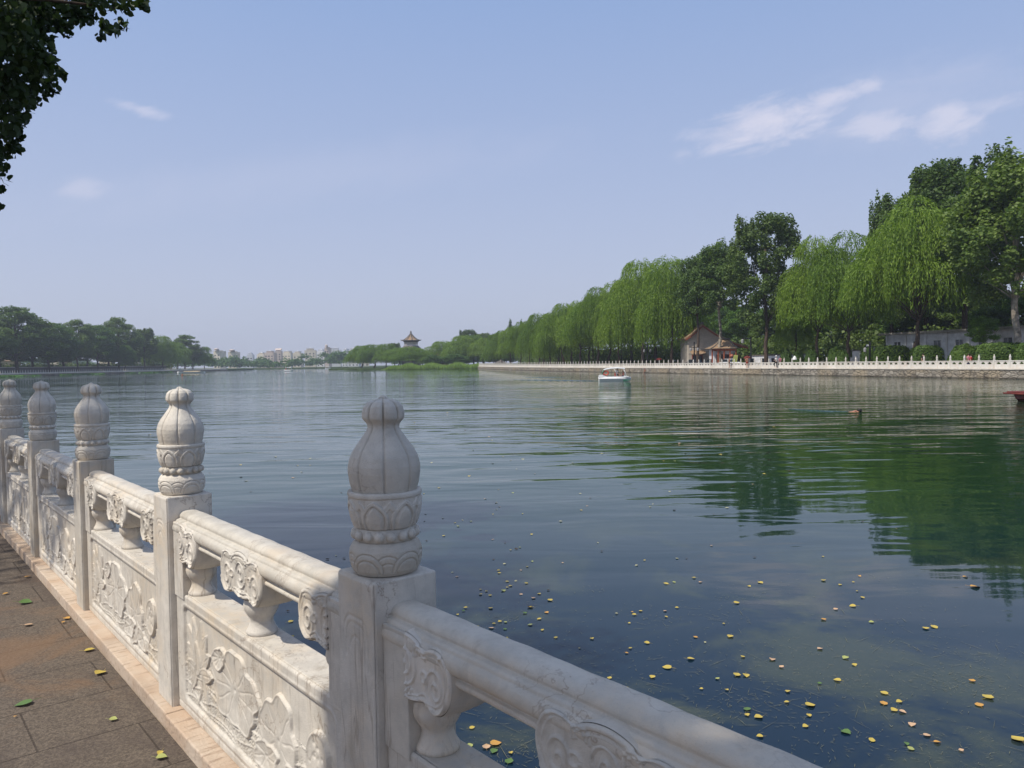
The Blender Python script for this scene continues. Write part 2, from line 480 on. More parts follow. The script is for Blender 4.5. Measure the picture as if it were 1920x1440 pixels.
M_CWHITE = cloth('white_cloth', (.75, .75, .74)); M_CBLACK = cloth('black_cloth', (.018, .018, .022)); M_CRED = cloth('red_cloth', (.48, .04, .04))
M_CPINK = cloth('pink_cloth', (.62, .25, .30)); M_CBLUE = cloth('navy_cloth', (.04, .06, .14)); M_CPAR = cloth('maroon_canvas', (.17, .035, .03))
M_CGREY = cloth('grey_cloth', (.30, .30, .31))
def signmat():
    m, N, b = new_mat('yellow_green_board', .6, .3)
    b.inputs['Base Color'].default_value = (.55, .60, .18, 1)
    return m
M_SIGN = signmat()

# ------------------------------------------------------------------ setting: water and ground
wm = MB(); wm.face([(-3500, -400, 0), (3500, -400, 0), (3500, 7000, 0), (-3500, 7000, 0)])
water = wm.build('water', M_WATER); tag(water, kind='structure')

A0 = math.atan2(-.767, .641)           # balustrade frame: +X runs towards the viewer's right, +Y to the water
P1 = Vector((-.317, 1.894, 0))
DX = Vector((.641, -.767, 0)); DY = Vector((.767, .641, 0))
KZ = .97                                # kerb top
GZ = .912                               # paving
def LW(x, y, z=0): return P1 + DX * x + DY * y + Vector((0, 0, z))

pm = MB(); pm.box(-40, 12, -14, -.126, -.6, GZ)
o = pm.build('walkway', M_PAVE, loc=(P1.x, P1.y, 0), rotz=A0); tag(o, kind='structure')

# kerb blocks, one thing with each block a part
kerb = empty('stone_kerb', (P1.x, P1.y, 0), A0)
tag(kerb, 'pinkish sandstone kerb course carrying the nearest marble balustrade', 'kerb')
x = -13.2; k = 0
while x < 3.0:
    L = [1.05, .86, .97, 1.12, .91][k % 5]
    b = MB(); b.bevbox(x + .002, x + L - .002, -.124 + random.uniform(-.002, .002), .20, .3, KZ + random.uniform(-.0015, .0015), .006)
    b.build('kerb_block', M_KERB, kerb); x += L; k += 1
qb = MB(); qb.box(-40, 12, -.13, .16, -.8, .29)
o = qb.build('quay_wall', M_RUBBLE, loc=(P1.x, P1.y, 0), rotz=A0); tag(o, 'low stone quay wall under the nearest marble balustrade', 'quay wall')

# ------------------------------------------------------------------ near balustrade meshes
def ss(a, b, x):
    t = np.clip((x - a) / (b - a), 0, 1); return t * t * (3 - 2 * t)
def gro(d, w): return np.exp(-(d / w) ** 2)

def field_lathe(name, prof, disp, m, nth=288, nz=120, close_top=False):
    """surface of revolution with a carved relief disp(theta, z, r)"""
    P = np.array(prof, float)
    s = np.concatenate([[0], np.cumsum(np.hypot(*np.diff(P, axis=0).T))])
    t = np.linspace(0, s[-1], nz)
    r = np.interp(t, s, P[:, 0]); z = np.interp(t, s, P[:, 1])
    for _ in range(2):
        r[1:-1] = (r[:-2] + 2 * r[1:-1] + r[2:]) / 4
    th = np.linspace(0, 2 * PI, nth, endpoint=False)
    TH, R = np.meshgrid(th, r); _, Z = np.meshgrid(th, z)
    RR = np.maximum(R + disp(TH, Z, R), 1e-4)
    V = np.stack([RR * np.cos(TH), RR * np.sin(TH), Z], -1).reshape(-1, 3)
    i, j = np.meshgrid(np.arange(nz - 1), np.arange(nth), indexing='ij')
    j2 = (j + 1) % nth
    Fq = np.stack([i * nth + j, i * nth + j2, (i + 1) * nth + j2, (i + 1) * nth + j], -1).reshape(-1, 4)
    return npmesh(name, V, Fq, m, True)

def wrapd(th, n, ph=0):
    c = 2 * PI / n
    return (th - ph + c / 2) % c - c / 2

ZT = 1.795            # top of the post shaft in world z
# --- gourd (bulb + cap), its eight segments split by carved grooves
def d_gourd(th, z, r):
    d = wrapd(th, 8, .25) * r
    c = 2 * PI / 8
    seg = np.cos(wrapd(th, 8, .25) / c * PI * 1.0)          # 1 at groove
    zz = z - ZT
    g = -.0044 * gro(d, .0022) - .0012 * gro(d, .007)
    capz = ss(.362, .372, zz)
    g = g * (1 + .8 * capz) + .0022 * (1 - np.abs(wrapd(th, 8, .25)) / (c / 2)) * 0
    lobe = .0016 * (np.abs(wrapd(th, 8, .25)) / (c / 2)) ** .6 * (capz * .7 + .4)
    return (g + lobe - .002) * np.clip(r / .03, 0, 1)
prof_g = [(.074, .190), (.0790, .198), (.0850, .218), (.0892, .246), (.0888, .262), (.0835, .283), (.0745, .300), (.0645, .314), (.0535, .330), (.0445, .343), (.0405, .352),
          (.0410, .359), (.0450, .366), (.0515, .3735), (.0530, .378), (.0528, .390), (.0490, .404), (.0400, .4140), (.026, .4200), (.014, .4215), (.010, .427), (.004, .4295), (.0005, .430)]
me_gourd = field_lathe('gourd', [(r * 1.01, z + ZT) for r, z in prof_g], d_gourd, M_FINIAL, 320, 170)
# --- lotus collar
def d_lotus(th, z, r):
    zz = (z - ZT - .112) / .082                              # 0 bottom .. 1 top
    c = 2 * PI / 7
    a = np.abs(wrapd(th, 7, .1)) / (c / 2)                   # 0 petal centre .. 1 edge
    def petal(top, w):                                       # pointed arch half width at height zz
        q = np.clip(zz / top, 0, 1)
        return w * (1 - q ** 3.2) ** .8 * (.86 + .14 * np.sin(np.clip(q, 0, 1) * PI))
    e1 = (petal(.86, .96) - a) * .034; e2 = (petal(.74, .76) - a) * .034
    v1 = np.where(zz < .90, e1, -.01); v2 = np.where(zz < .74, e2, -.01)
    h = .0050 * ss(-.001, .0015, v1) - .0042 * ss(-.0005, .0012, v2) + .0050 * ss(.0005, .012, v2)
    # back petals peeping between
    a2 = np.abs(wrapd(th, 7, .1 + c / 2)) / (c / 2)
    tip = zz - (.90 - a2 * .55)
    h2 = .0034 * ss(.0, -.05, tip) * ss(-.3, -.22, tip) 
    h = np.maximum(h, h2 * (v1 < 0))
    rim = .0030 * ss(.90, .95, zz)
    return np.maximum(h, rim) - .001
prof_l = [(.066, .112), (.0725, .114), (.079, .131), (.0845, .155), (.0875, .180), (.0885, .196), (.0865, .2005), (.080, .201), (.070, .198)]
me_lotus = field_lathe('lotus_collar', [(r, z + ZT) for r, z in prof_l], d_lotus, M_FINIAL, 384, 90)
# --- bead ring
bm_ = MB()
bm_.lathe([(.066, ZT + .078), (.0725, ZT + .081), (.0735, ZT + .096), (.0725, ZT + .110), (.066, ZT + .113)], 48)
for i in range(16):
    t = 2 * PI * i / 16 + .1
    bm_.ball((.0725 * math.cos(t), .0725 * math.sin(t), ZT + .0955), .0128, 10, (1, 1, 1.0))
me_beads = bm_.mesh('bead_ring', M_FINIAL)
# --- drum with engraved scallops
def d_drum(th, z, r):
    zz = z - ZT; c = 2 * PI / 5
    h = np.zeros_like(th)
    def arc(n, ph, a, hgt, zb, w=.0019, dep=.0030):
        u = wrapd(th, n, ph) * .088
        v = zz - zb
        e = np.sqrt((u / a) ** 2 + (v / hgt) ** 2)
        d = (e - 1) * min(a, hgt)
        g = gro(d, w) * (v > 0)
        return -dep * g, e
    g1, e1 = arc(5, .2, .044, .044, .012)
    g2, e2 = arc(5, .2, .033, .031, .010)
    g3, e3 = arc(5, .2 + c / 2, .034, .036, .016)
    g4, e4 = arc(5, .2 + c / 2, .024, .023, .012)
    out = (e1 > 1.06)
    h = g1 + g2 + (g3 + g4) * out
    h += .0004 * (e1 < 1) * (zz > .012)
    return h
prof_d = [(.070, .0), (.076, .002), (.083, .013), (.0875, .030), (.0890, .046), (.087, .060), (.081, .072), (.074, .079), (.066, .081)]
me_drum = field_lathe('drum', [(r, z + ZT) for r, z in prof_d], d_drum, M_FINIAL, 384, 80)

# --- post shaft with a faint carved arch on the walkway face
PW = .0885
def shaft_mesh():
    nx, nz = 60, 200
    mb = MB(); mb.bevbox(-PW, PW, -PW + .004, PW, KZ - .01, ZT, .005)
    xs = np.linspace(-PW + .003, PW - .003, nx); zs = np.linspace(KZ, ZT - .004, nz)
    X, Z = np.meshgrid(xs, zs)
    v = Z - (ZT - .16)
    def ln(d, w=.0022): return gro(d, w)
    q = np.abs(X)
    h = np.zeros_like(X)
    for a, top in ((.060, .062), (.046, .046)):
        arch = np.sqrt((X / a) ** 4 + (np.maximum(v, 0) / top) ** 2)
        d = np.where(v > 0, (arch - 1) * a, q - a)
        h -= .0032 * ln(d) * (v > -.055 + (.06 - a))
    arch = np.sqrt((X / .028) ** 2 + (np.maximum(v + .02, 0) / .034) ** 2)
    h -= .0032 * ln((arch - 1) * .028) * (v > -.02) 
    h -= .0026 * ln(q - .062) * (Z < ZT - .50) * 0
    rim = np.minimum(np.minimum(X + PW - .003, PW - .003 - X), np.minimum(Z - KZ, ZT - .004 - Z))
    Y = -PW - h - .0 + .003 * (1 - ss(0, .004, rim))
    V = np.stack([X, Y, Z], -1).reshape(-1, 3)
    i, j = np.meshgrid(np.arange(nz - 1), np.arange(nx - 1), indexing='ij')
    Fq = np.stack([i * nx + j, i * nx + j + 1, (i + 1) * nx + j + 1, (i + 1) * nx + j], -1).reshape(-1, 4)
    mb._add(V, Fq, True)
    return mb.mesh('post', M_MARB, fix=False)
me_shaft = shaft_mesh()

# --- panel with lotus relief (grid on the walkway side)
LP = 1.6 - 2 * PW            # clear length between posts
PT = 1.432                   # top of the solid panel
def lotus_relief(X, Z):
    """X 0..1 along the field (metres 0..1.10), Z 0..0.36; returns height in m"""
    rs = np.random.default_rng(3)
    h = np.zeros_like(X)
    # stippled ground
    g = np.zeros_like(X)
    for k in range(5):
        kx, kz, p = rs.uniform(350, 900), rs.uniform(350, 900), rs.uniform(0, 6)
        g += np.sin(X * kx + p + 2 * np.sin(Z * 130 + k)) * np.sin(Z * kz + p * 2 + 2 * np.sin(X * 110 + k))
    h += .0013 * g
    def line(P, w=.003, amp=.004, raise_=True):
        nonlocal h
        P = np.array(P, float)
        # smooth the polyline
        for _ in range(3):
            Q = [P[0]]
            for a, b in zip(P[:-1], P[1:]): Q += [a * .75 + b * .25, a * .25 + b * .75]
            Q.append(P[-1]); P = np.array(Q)
        D = np.full_like(X, 9.)
        for a, b in zip(P[:-1], P[1:]):
            ab = b - a; L2 = ab @ ab + 1e-12
            t = np.clip(((X - a[0]) * ab[0] + (Z - a[1]) * ab[1]) / L2, 0, 1)
            D = np.minimum(D, np.hypot(X - a[0] - t * ab[0], Z - a[1] - t * ab[1]))
        return gro(D, w) * amp
    def petal(bx, bz, ang, L, Wd, base=.006, dome=.005, rim=.0028):
        nonlocal h
        ca, sa = math.cos(ang), math.sin(ang)
        a = ((X - bx) * ca + (Z - bz) * sa) / L; b = (-(X - bx) * sa + (Z - bz) * ca)
        w = Wd * np.sin(np.clip(a, 0, 1) ** .8 * PI) ** .75 + 1e-6
        q = np.abs(b) / w
        ins = (a > 0) & (a < 1) & (q < 1)
        d = (1 - q) * w
        hh = base + dome * np.sqrt(np.clip(1 - q * q, 0, 1)) * .6 + rim * gro(d - .0035, .003) - .003 * gro(b, .0018) * (a < .8)
        edge = ss(0, .003, d)
        h = np.where(ins, hh * edge + h * (1 - edge), h)
    def leaf(cx_, cz_, a0, b0, rot, wav, nw, base=.008, ph=0., nv=11):
        nonlocal h
        ca, sa = math.cos(rot), math.sin(rot)
        u = ((X - cx_) * ca + (Z - cz_) * sa) / a0; v = (-(X - cx_) * sa + (Z - cz_) * ca) / b0
        r = np.hypot(u, v); t = np.arctan2(v, u)
        R = 1 + wav * np.sin(nw * t + ph) + wav * .5 * np.sin((nw * 2 + 1) * t + ph * 2)
        d = (R - r) * min(a0, b0)
        ins = d > 0
        veins = gro(((t * nv / (2 * PI) + .08 * np.sin(r * 7)) % 1 - .5) * (2 * PI / nv) * r * min(a0, b0), .0022) * ss(.15, .3, r) * (r < R * .86)
        hh = base + .005 * np.cos(np.clip(r / R, 0, 1) * 2.6) * -.5 + .0032 * gro(d - .006, .0035) - .0028 * veins - .004 * gro(r * min(a0, b0), .006)
        edge = ss(0, .003, d)
        h = np.where(ins, hh * edge + h * (1 - edge), h)
    # rippling water and stems in the lower half
    for k in range(9):
        z0 = .015 + .03 * k * .75
        xx = np.linspace(0, 1.12, 29)
        zz = z0 + .012 * np.sin(xx * (9 + k) + k * 1.7) + .010 * np.sin(xx * 21 + k)
        h += line(np.stack([xx, zz], 1)[k % 3 * 2: 29 - (k * 5) % 7], .0026, .0042)
    low = ss(.20, .12, Z - .02 * np.sin(X * 14))
    h = h * (1) + .004 * low
    # stems
    for P in ([(.14, .20), (.17, .11), (.12, .02)], [(.46, .12), (.42, .06), (.47, .0)], [(.80, .08), (.78, .03), (.82, 0)], [(.98, .12), (.94, .05), (.96, 0)]):
        h = np.maximum(h, line(P, .006, .010))
    # lotus flower at the left
    for ang, L, Wd in ((150, .13, .028), (35, .14, .030), (125, .17, .032), (60, .17, .034), (105, .185, .030), (80, .19, .034)):
        petal(.13, .16, rad(ang), L, Wd)
    petal(.13, .14, rad(170), .11, .026, .008); petal(.14, .14, rad(12), .13, .028, .008)
    petal(.13, .13, rad(95), .13, .036, .010)
    petal(.06, .06, rad(60), .13, .022, .006); petal(.22, .05, rad(115), .12, .020, .006)
    # big leaves
    leaf(.45, .19, .185, .125, .06, .085, 5, .009, .6)
    leaf(.33, .26, .065, .040, .5, .06, 3, .011, 1.)
    leaf(.76, .15, .115, .145, -.25, .09, 4, .009, 2.1, 9)
    leaf(.68, .07, .09, .05, .3, .08, 4, .010, .4, 7)
    leaf(.86, .06, .07, .045, -.4, .08, 3, .010, 1.4, 7)
    # seed pod
    leaf(1.0, .20, .060, .085, -.2, .01, 2, .012, 0., 1)
    for (du, dv) in ((0, .03), (-.02, 0), (.022, .008), (0, -.03), (.02, -.035), (-.018, .04)):
        h -= .005 * gro(np.hypot(X - 1.0 - du, (Z - .20 - dv)), .006)
    return h
def panel_mesh():
    """solid lower slab, end stiles, carved field on the walkway face"""
    yf = -.060
    mb = MB()
    x0, x1 = -LP / 2, LP / 2
    mb.bevbox(x0, x1, -.050, .060, KZ, PT, .004)
    for s in (-1, 1):
        xa, xb = sorted((s * LP / 2, s * (LP / 2 - .105)))
        mb.bevbox(xa, xb, -.0655, .0655, PT - .02, 1.70, .003)
    st = .0032
    xs = np.arange(x0, x1 + st / 2, st); zs = np.arange(KZ, PT + st / 2, st); zs[-1] = PT
    X, Z = np.meshgrid(xs, zs)
    # cartouche: rectangle with notched, rounded corners
    cx0, cx1, cz0, cz1 = x0 + .085, x1 - .085, KZ + .055, PT - .045
    qx = np.abs(X - (cx0 + cx1) / 2) - (cx1 - cx0) / 2 + .03; qz = np.abs(Z - (cz0 + cz1) / 2) - (cz1 - cz0) / 2 + .03
    sd = np.hypot(np.maximum(qx, 0), np.maximum(qz, 0)) + np.minimum(np.maximum(qx, qz), 0) - .03
    inside = ss(.0, -.005, sd)
    rel = lotus_relief((X - cx0) * 1.10 / (cx1 - cx0), (Z - cz0) * .36 / (cz1 - cz0))
    h = (rel * .95 - .0125) * inside + .0022 * gro(sd - .010, .004)
    h -= .003 * gro(Z - (KZ + .030), .0025)
    border = np.minimum(np.minimum(X - x0, x1 - X), np.minimum(Z - KZ, PT - Z))
    Y = yf - h + .006 * (1 - ss(0, .006, border))
    V = np.stack([X, Y, Z], -1).reshape(-1, 3)
    nz, nx = X.shape
    i, j = np.meshgrid(np.arange(nz - 1), np.arange(nx - 1), indexing='ij')
    Fq = np.stack([i * nx + j, i * nx + j + 1, (i + 1) * nx + j + 1, (i + 1) * nx + j], -1).reshape(-1, 4)
    mb._add(V, Fq.tolist(), True)
    return mb.mesh('carved_panel', M_MARB, fix=False)
me_panel = panel_mesh()
# --- handrail profile swept along X
def handrail_mesh():
    T = 1.738
    half = [(.000, 0), (.014, -.0005), (.026, -.003), (.035, -.0085), (.0395, -.0150), (.0405, -.0205), (.0395, -.0245), (.0400, -.0275), (.0440, -.0290), (.0500, -.0300), (.0545, -.0335), (.0560, -.0375), (.0565, -.0400), (.0615, -.0430), (.0665, -.049), (.0690, -.057),
            (.0690, -.066), (.0660, -.074), (.0600, -.0805), (.0530, -.0840), (.0490, -.0855), (.0490, -.0905), (.0545, -.0925), (.0575, -.0970), (.0570, -.1030), (.0520, -.1075), (.0440, -.1085), (.0420, -.112), (.0300, -.113)]
    P = [(-y, z) for y, z in reversed(half[1:])] + half
    P = np.array(P)
    for _ in range(1):
        Q = []
        for a, b in zip(P[:-1], P[1:]): Q += [a, a * .67 + b * .33, a * .33 + b * .67]
        Q.append(P[-1]); P = np.array(Q)
        P[1:-1] = (P[:-2] + 2 * P[1:-1] + P[2:]) / 4
    nx = 60
    xs = np.linspace(-LP / 2 - .001, LP / 2 + .001, nx)
    V = []
    for x in xs:
        for y, z in P:
            w = .0006 * math.sin(x * 23 + y * 60) + .0005 * math.sin(x * 57 + z * 100)
            V.append((x, y * (1 + w * 12), T + z + w))
    n = len(P)
    Fc = [(i * n + k, i * n + (k + 1) % n, (i + 1) * n + (k + 1) % n, (i + 1) * n + k) for i in range(nx - 1) for k in range(n)]
    me = pymesh('handrail', V, Fc, M_MARB_RAIL, True)
    return me
me_rail = handrail_mesh()
# --- squat vase baluster
def vase_mesh():
    mb = MB()
    pr = [(.046, PT - .002), (.0500, PT + .003), (.0500, PT + .010), (.0465, PT + .015), (.0410, PT + .026), (.0365, PT + .040), (.0380, PT + .052), (.0460, PT + .064), (.0545, PT + .080), (.0570, PT + .095), (.0540, PT + .110), (.0450, PT + .122), (.038, PT + .134), (.036, PT + .15)]
    mb.lathe(pr, 40)
    return mb.mesh('vase_baluster', M_MARB)
me_vase = vase_mesh()
# --- cloud bracket: outline patch with a polar grid, carved both faces
def smooth_closed(P, it=3):
    P = np.array(P, float)
    for _ in range(it):
        Q = []
        for a, b in zip(P, np.roll(P, -1, 0)): Q += [a * .75 + b * .25, a * .25 + b * .75]
        P = np.array(Q)
    return P
def bracket_mesh(half=False, side=1):
    ZB = 1.612
    # outline in (x, z) about the centre, cloud with two big drooping lobes and a low middle
    out = [(-.172, .055), (-.150, .088), (-.110, .096), (-.075, .082), (-.045, .100), (0, .108), (.045, .100), (.075, .082), (.110, .096), (.150, .088), (.172, .055),
           (.178, .015), (.165, -.030), (.135, -.062), (.105, -.066), (.085, -.050), (.060, -.050), (.040, -.060), (0, -.064), (-.040, -.060), (-.060, -.050), (-.085, -.050), (-.105, -.066), (-.135, -.062), (-.165, -.030), (-.178, .015)]
    O = smooth_closed([(x, z * .88 + .062) for x, z in out], 3)
    if half:
        O = O[O[:, 0] * side >= -1e-9] if side > 0 else O[O[:, 0] <= 1e-9]
        # order: ensure closed along x=0
        c = O.mean(0); t = np.arctan2(O[:, 1] - c[1], O[:, 0] - c[0]); O = O[np.argsort(t)]
        st = [(0., O[:, 1].min() + .002), (0., O[:, 1].max() - .002)]
        O = np.vstack([O, st]); t = np.arctan2(O[:, 1] - c[1], O[:, 0] - c[0]); O = O[np.argsort(t)]
        # resample
    seg = np.vstack([O, O[:1]]); L = np.concatenate([[0], np.cumsum(np.hypot(*np.diff(seg, axis=0).T))])
    n = 240
    tt = np.linspace(0, L[-1], n, endpoint=False)
    O = np.stack([np.interp(tt, L, seg[:, 0]), np.interp(tt, L, seg[:, 1])], 1)
    c = O.mean(0)
    ar = 0.5 * np.sum(O[:, 0] * np.roll(O[:, 1], -1) - np.roll(O[:, 0], -1) * O[:, 1])
    if ar < 0: O = O[::-1].copy()
    nr = 46
    rr = np.linspace(0.0, 1, nr) ** .8
    G = c + (O[None] - c) * rr[:, None, None]                 # (nr, n, 2)
    X, Z = G[..., 0], G[..., 1]
    dist = (1 - rr)[:, None] * np.hypot(O[:, 0] - c[0], O[:, 1] - c[1])[None]
    h = -.0045 * ss(.009, .014, dist) + .003 * gro(dist - .020, .0032)
    def spiral(sx, sz, R, turns, d0, cw=1, ell=1.15):
        dx = (X - sx) * cw; dz = (Z - sz) / ell
        r = np.hypot(dx, dz) + 1e-6; t = np.arctan2(dz, dx) + d0
        k = R / turns
        ph = (r / k - t / (2 * PI)) % 1
        dd = np.minimum(ph, 1 - ph) * k
        return .0050 * gro(dd, .0028) * ss(R * 1.03, R * .97, r)
    def arcs(sx, sz, R, a0, a1, w=.0028):
        dx = X - sx; dz = Z - sz; r = np.hypot(dx, dz); t = np.arctan2(dz, dx)
        m = ss(0, .15, (t - a0) % (2 * PI)) * (((t - a0) % (2 * PI)) < (a1 - a0))
        return .0045 * gro(r - R, w) * m
    for s in (-1, 1):
        h = h + spiral(s * .118, .062, .044, 2.1, .6, s, 1.3)
        h = h + arcs(s * .060, .118, .022, -.4, PI + .4) + arcs(s * .060, .118, .013, -.4, PI + .4)
        h = h + arcs(s * .150, .120, .018, 0, PI) + arcs(s * .072, .030, .020, PI, 2 * PI) + arcs(s * .075, .075, .012, 0, 2 * PI)
    h = h + spiral(0, .088, .046, 2.2, 1.1, 1, 1.15)
    h = h + arcs(0, .040, .026, PI + .2, 2 * PI - .2) + arcs(0, .040, .016, PI + .2, 2 * PI - .2)
    th = .071
    edge = .006 * (1 - ss(0, .006, dist)) ** 2
    mb = MB()
    n2 = n
    def idx(i, j): return i * n2 + j % n2
    Fq = [(idx(i, j), idx(i + 1, j), idx(i + 1, j + 1), idx(i, j + 1)) for i in range(nr - 1) for j in range(n2)]
    Vf = np.stack([X, -th - h + edge, Z + ZB - .062 + .0], -1).reshape(-1, 3)
    Vb = np.stack([X, th + h - edge, Z + ZB - .062], -1).reshape(-1, 3)
    mb._add(Vf, Fq, True)
    mb._add(Vb, [tuple(reversed(f)) for f in Fq], True)
    # rim: bellied barrel between the faces with one incised line
    ny = 15
    ys = np.linspace(-th + .006, th - .006, ny)
    V = []
    for y in ys:
        q = 1 - .20 * (1 - (y / th) ** 2) * .0
        bel = .012 * (1 - abs(y / th) ** 2.2) - .002 * math.exp(-((y - .02) / .003) ** 2)
        for (x, z) in O:
            d = np.array((x, z)) - c; L_ = np.hypot(*d)
            V.append((x + d[0] / L_ * bel * .25, y, z + ZB - .062 + d[1] / L_ * bel * .8))
    mb._add(V, [(i * n + j, (i + 1) * n + j, (i + 1) * n + (j + 1) % n, i * n + (j + 1) % n) for i in range(ny - 1) for j in range(n)], True)
    return mb.mesh('cloud_bracket', M_MARB, fix=True)
me_br = bracket_mesh()
me_brL = bracket_mesh(True, 1); me_brR = bracket_mesh(True, -1)

bal = empty('marble_balustrade', (P1.x, P1.y, 0), A0)
tag(bal, 'nearest carved white marble balustrade beside the walkway, with gourd shaped finials', 'balustrade')
first = {}
for n in range(-1, 9):
    X0 = -1.6 * n
    p = link('post', me_shaft, bal, (X0, 0, 0), (n * 37 % 4) * PI * 0)
    for nm, me in (('drum', me_drum), ('bead_ring', me_beads), ('lotus_collar', me_lotus), ('gourd_finial', me_gourd)):
        q = link(nm, me, p, (0, 0, 0), (n * .61) % .5 - .1)
        if n in (0, 1) : q.rotation_euler.z = -.05 if nm != 'gourd_finial' else .12 * n
    if n < 8:
        Xc = X0 - .8
        w = link('carved_panel', me_panel, bal, (Xc, 0, 0))
        link('handrail', me_rail, w, (0, 0, 0))
        link('cloud_bracket', me_br, w, (0, 0, 0))
        link('cloud_bracket', me_brL, w, (-LP / 2 + .100, 0, 0))
        link('cloud_bracket', me_brR, w, (LP / 2 - .100, 0, 0))
        for dx in (0, -LP / 2 + .125, LP / 2 - .125):
            link('vase_baluster', me_vase, w, (dx, 0, 0))
w = link('carved_panel', me_panel, bal, (1.6 + .8, 0, 0)); link('handrail', me_rail, w, (0, 0, 0))

# ------------------------------------------------------------------ far banks
SHR = [(67., 16.), (48.7, 74.), (29.4, 135.), (12.3, 191.), (0., 245.), (-14.5, 335.)]
SHL = [(-176., 130.), (-188., 240.), (-192., 300.), (-190., 380.), (-184., 500.)]
def walk(poly, step):
    """points every step metres along a polyline, with unit directions"""
    P = np.array(poly); L = np.concatenate([[0], np.cumsum(np.hypot(*np.diff(P, axis=0).T))])
    t = np.arange(0, L[-1], step)
    return [(float(np.interp(a, L, P[:, 0])), float(np.interp(a, L, P[:, 1]))) for a in t]
def offset(poly, d):
    P = np.array(poly); T = np.gradient(P, axis=0); T /= np.hypot(T[:, 0], T[:, 1])[:, None]
    N_ = np.stack([T[:, 1], -T[:, 0]], 1)
    return [tuple(a) for a in P + N_ * d]
def strip(poly, d0, d1, z0, z1, mb):
    A_ = offset(poly, d0); B_ = offset(poly, d1)
    for i in range(len(poly) - 1):
        V = [(*A_[i], z0), (*A_[i + 1], z0), (*B_[i + 1], z0), (*B_[i], z0), (*A_[i], z1), (*A_[i + 1], z1), (*B_[i + 1], z1), (*B_[i], z1)]
        mb._add(V, [(3, 2, 1, 0), (4, 5, 6, 7), (0, 1, 5, 4), (2, 3, 7, 6)] + ([(3, 0, 4, 7)] if i == 0 else []) + ([(1, 2, 6, 5)] if i == len(poly) - 2 else []))
# embankments (right bank: the water lies to the left of the direction of travel)
mb = MB(); strip(SHR, -.62, .6, -.8, .88, mb)
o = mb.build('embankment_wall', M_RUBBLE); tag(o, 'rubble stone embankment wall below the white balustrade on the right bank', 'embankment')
c = MB(); strip(SHR, -.68, .5, .882, .97, c); c.build('capstone', M_CAPSTONE, o)
mb = MB(); strip(SHL, .36, -.6, -.8, .80, mb)
o = mb.build('embankment_wall', M_RUBBLE); tag(o, 'low stone embankment wall below the balustrade on the far left bank', 'embankment')
c = MB(); strip(SHL, .62, -.5, .802, .96, c); c.build('capstone', M_CAPSTONE, o)
mb = MB(); mb.prism([(x, y) for x, y in offset(SHR, .62)] + [(20, 350), (60, 460), (900, 460), (900, 16)], -.8, .90)
o = mb.build('promenade', M_SOIL); tag(o, kind='structure')
mb = MB(); mb.prism([(-188, 560), (-200, 600), (-900, 600), (-900, 100), (-176.6, 100)] + [(x, y) for x, y in offset(SHL, -.62)], -.8, .90)
o = mb.build('left_bank', M_GRASS); tag(o, kind='structure')
mb = MB(); mb.prism([(-1500, 690), (-262, 700), (-190, 655), (-100, 640), (-40, 620), (40, 560), (900, 480), (1500, 1100), (1500, 1900), (-1500, 1900)], -.8, .80)
o = mb.build('far_shore', M_GRASS); tag(o, kind='structure')
mb = MB(); mb.prism([(-70, 358), (-44, 350), (-18, 352), (-8, 346), (60, 346), (60, 400), (20, 440), (-70, 440), (-96, 410), (-90, 380)], -.8, .75)
o = mb.build('island_ground', M_GRASS); tag(o, kind='structure')

# far marble balustrades
mb = MB()
mb.bevbox(-.095, .095, -.095, .095, .95, 1.84, .012)
mb.lathe([(.06, 1.84), (.095, 1.85), (.102, 1.92), (.075, 1.96), (.095, 2.00), (.105, 2.09), (.095, 2.18), (.055, 2.27), (.048, 2.30), (.060, 2.33), (.05, 2.37), (.002, 2.40)], 10)
me_fpost = mb.mesh('post', M_WHITE_STONE)
def farpanel(SP, low=False):
    L = SP - .19
    mb = MB()
    zb, zr = 1.42, 1.69
    mb.box(-L / 2, L / 2, -.06, .06, .95, zb)
    mb.bevbox(-L / 2, L / 2, -.085, .085, zr, 1.785, .02)
    mb.box(-L / 2, L / 2, -.072, .064, 1.0, 1.36)
    # web with two trefoil openings
    ns = 60
    for i in range(ns):
        xa, xb = -L / 2 + L * i / ns, -L / 2 + L * (i + 1) / ns
        xm = (xa + xb) / 2
        top = zb
        for c0 in (-L / 4 + .01, L / 4 - .01):
            for (dx, dz, r) in ((-.13, .075, .085), (.13, .075, .085), (0, .15, .095)):
                q = r * r - (xm - c0 - dx) ** 2
                if q > 0: top = max(top, zb + dz + math.sqrt(q))
            if abs(xm - c0) < .16: top = max(top, zb + .13)
        top = min(top, zr)
        if top < zr - .002: mb.box(xa, xb, -.05, .05, top, zr)
    me = mb.mesh('openwork_panel', M_WHITE_STONE)
    if low:
        for v in me.vertices: v.co.z = .95 + (v.co.z - .95) * .55
    return me
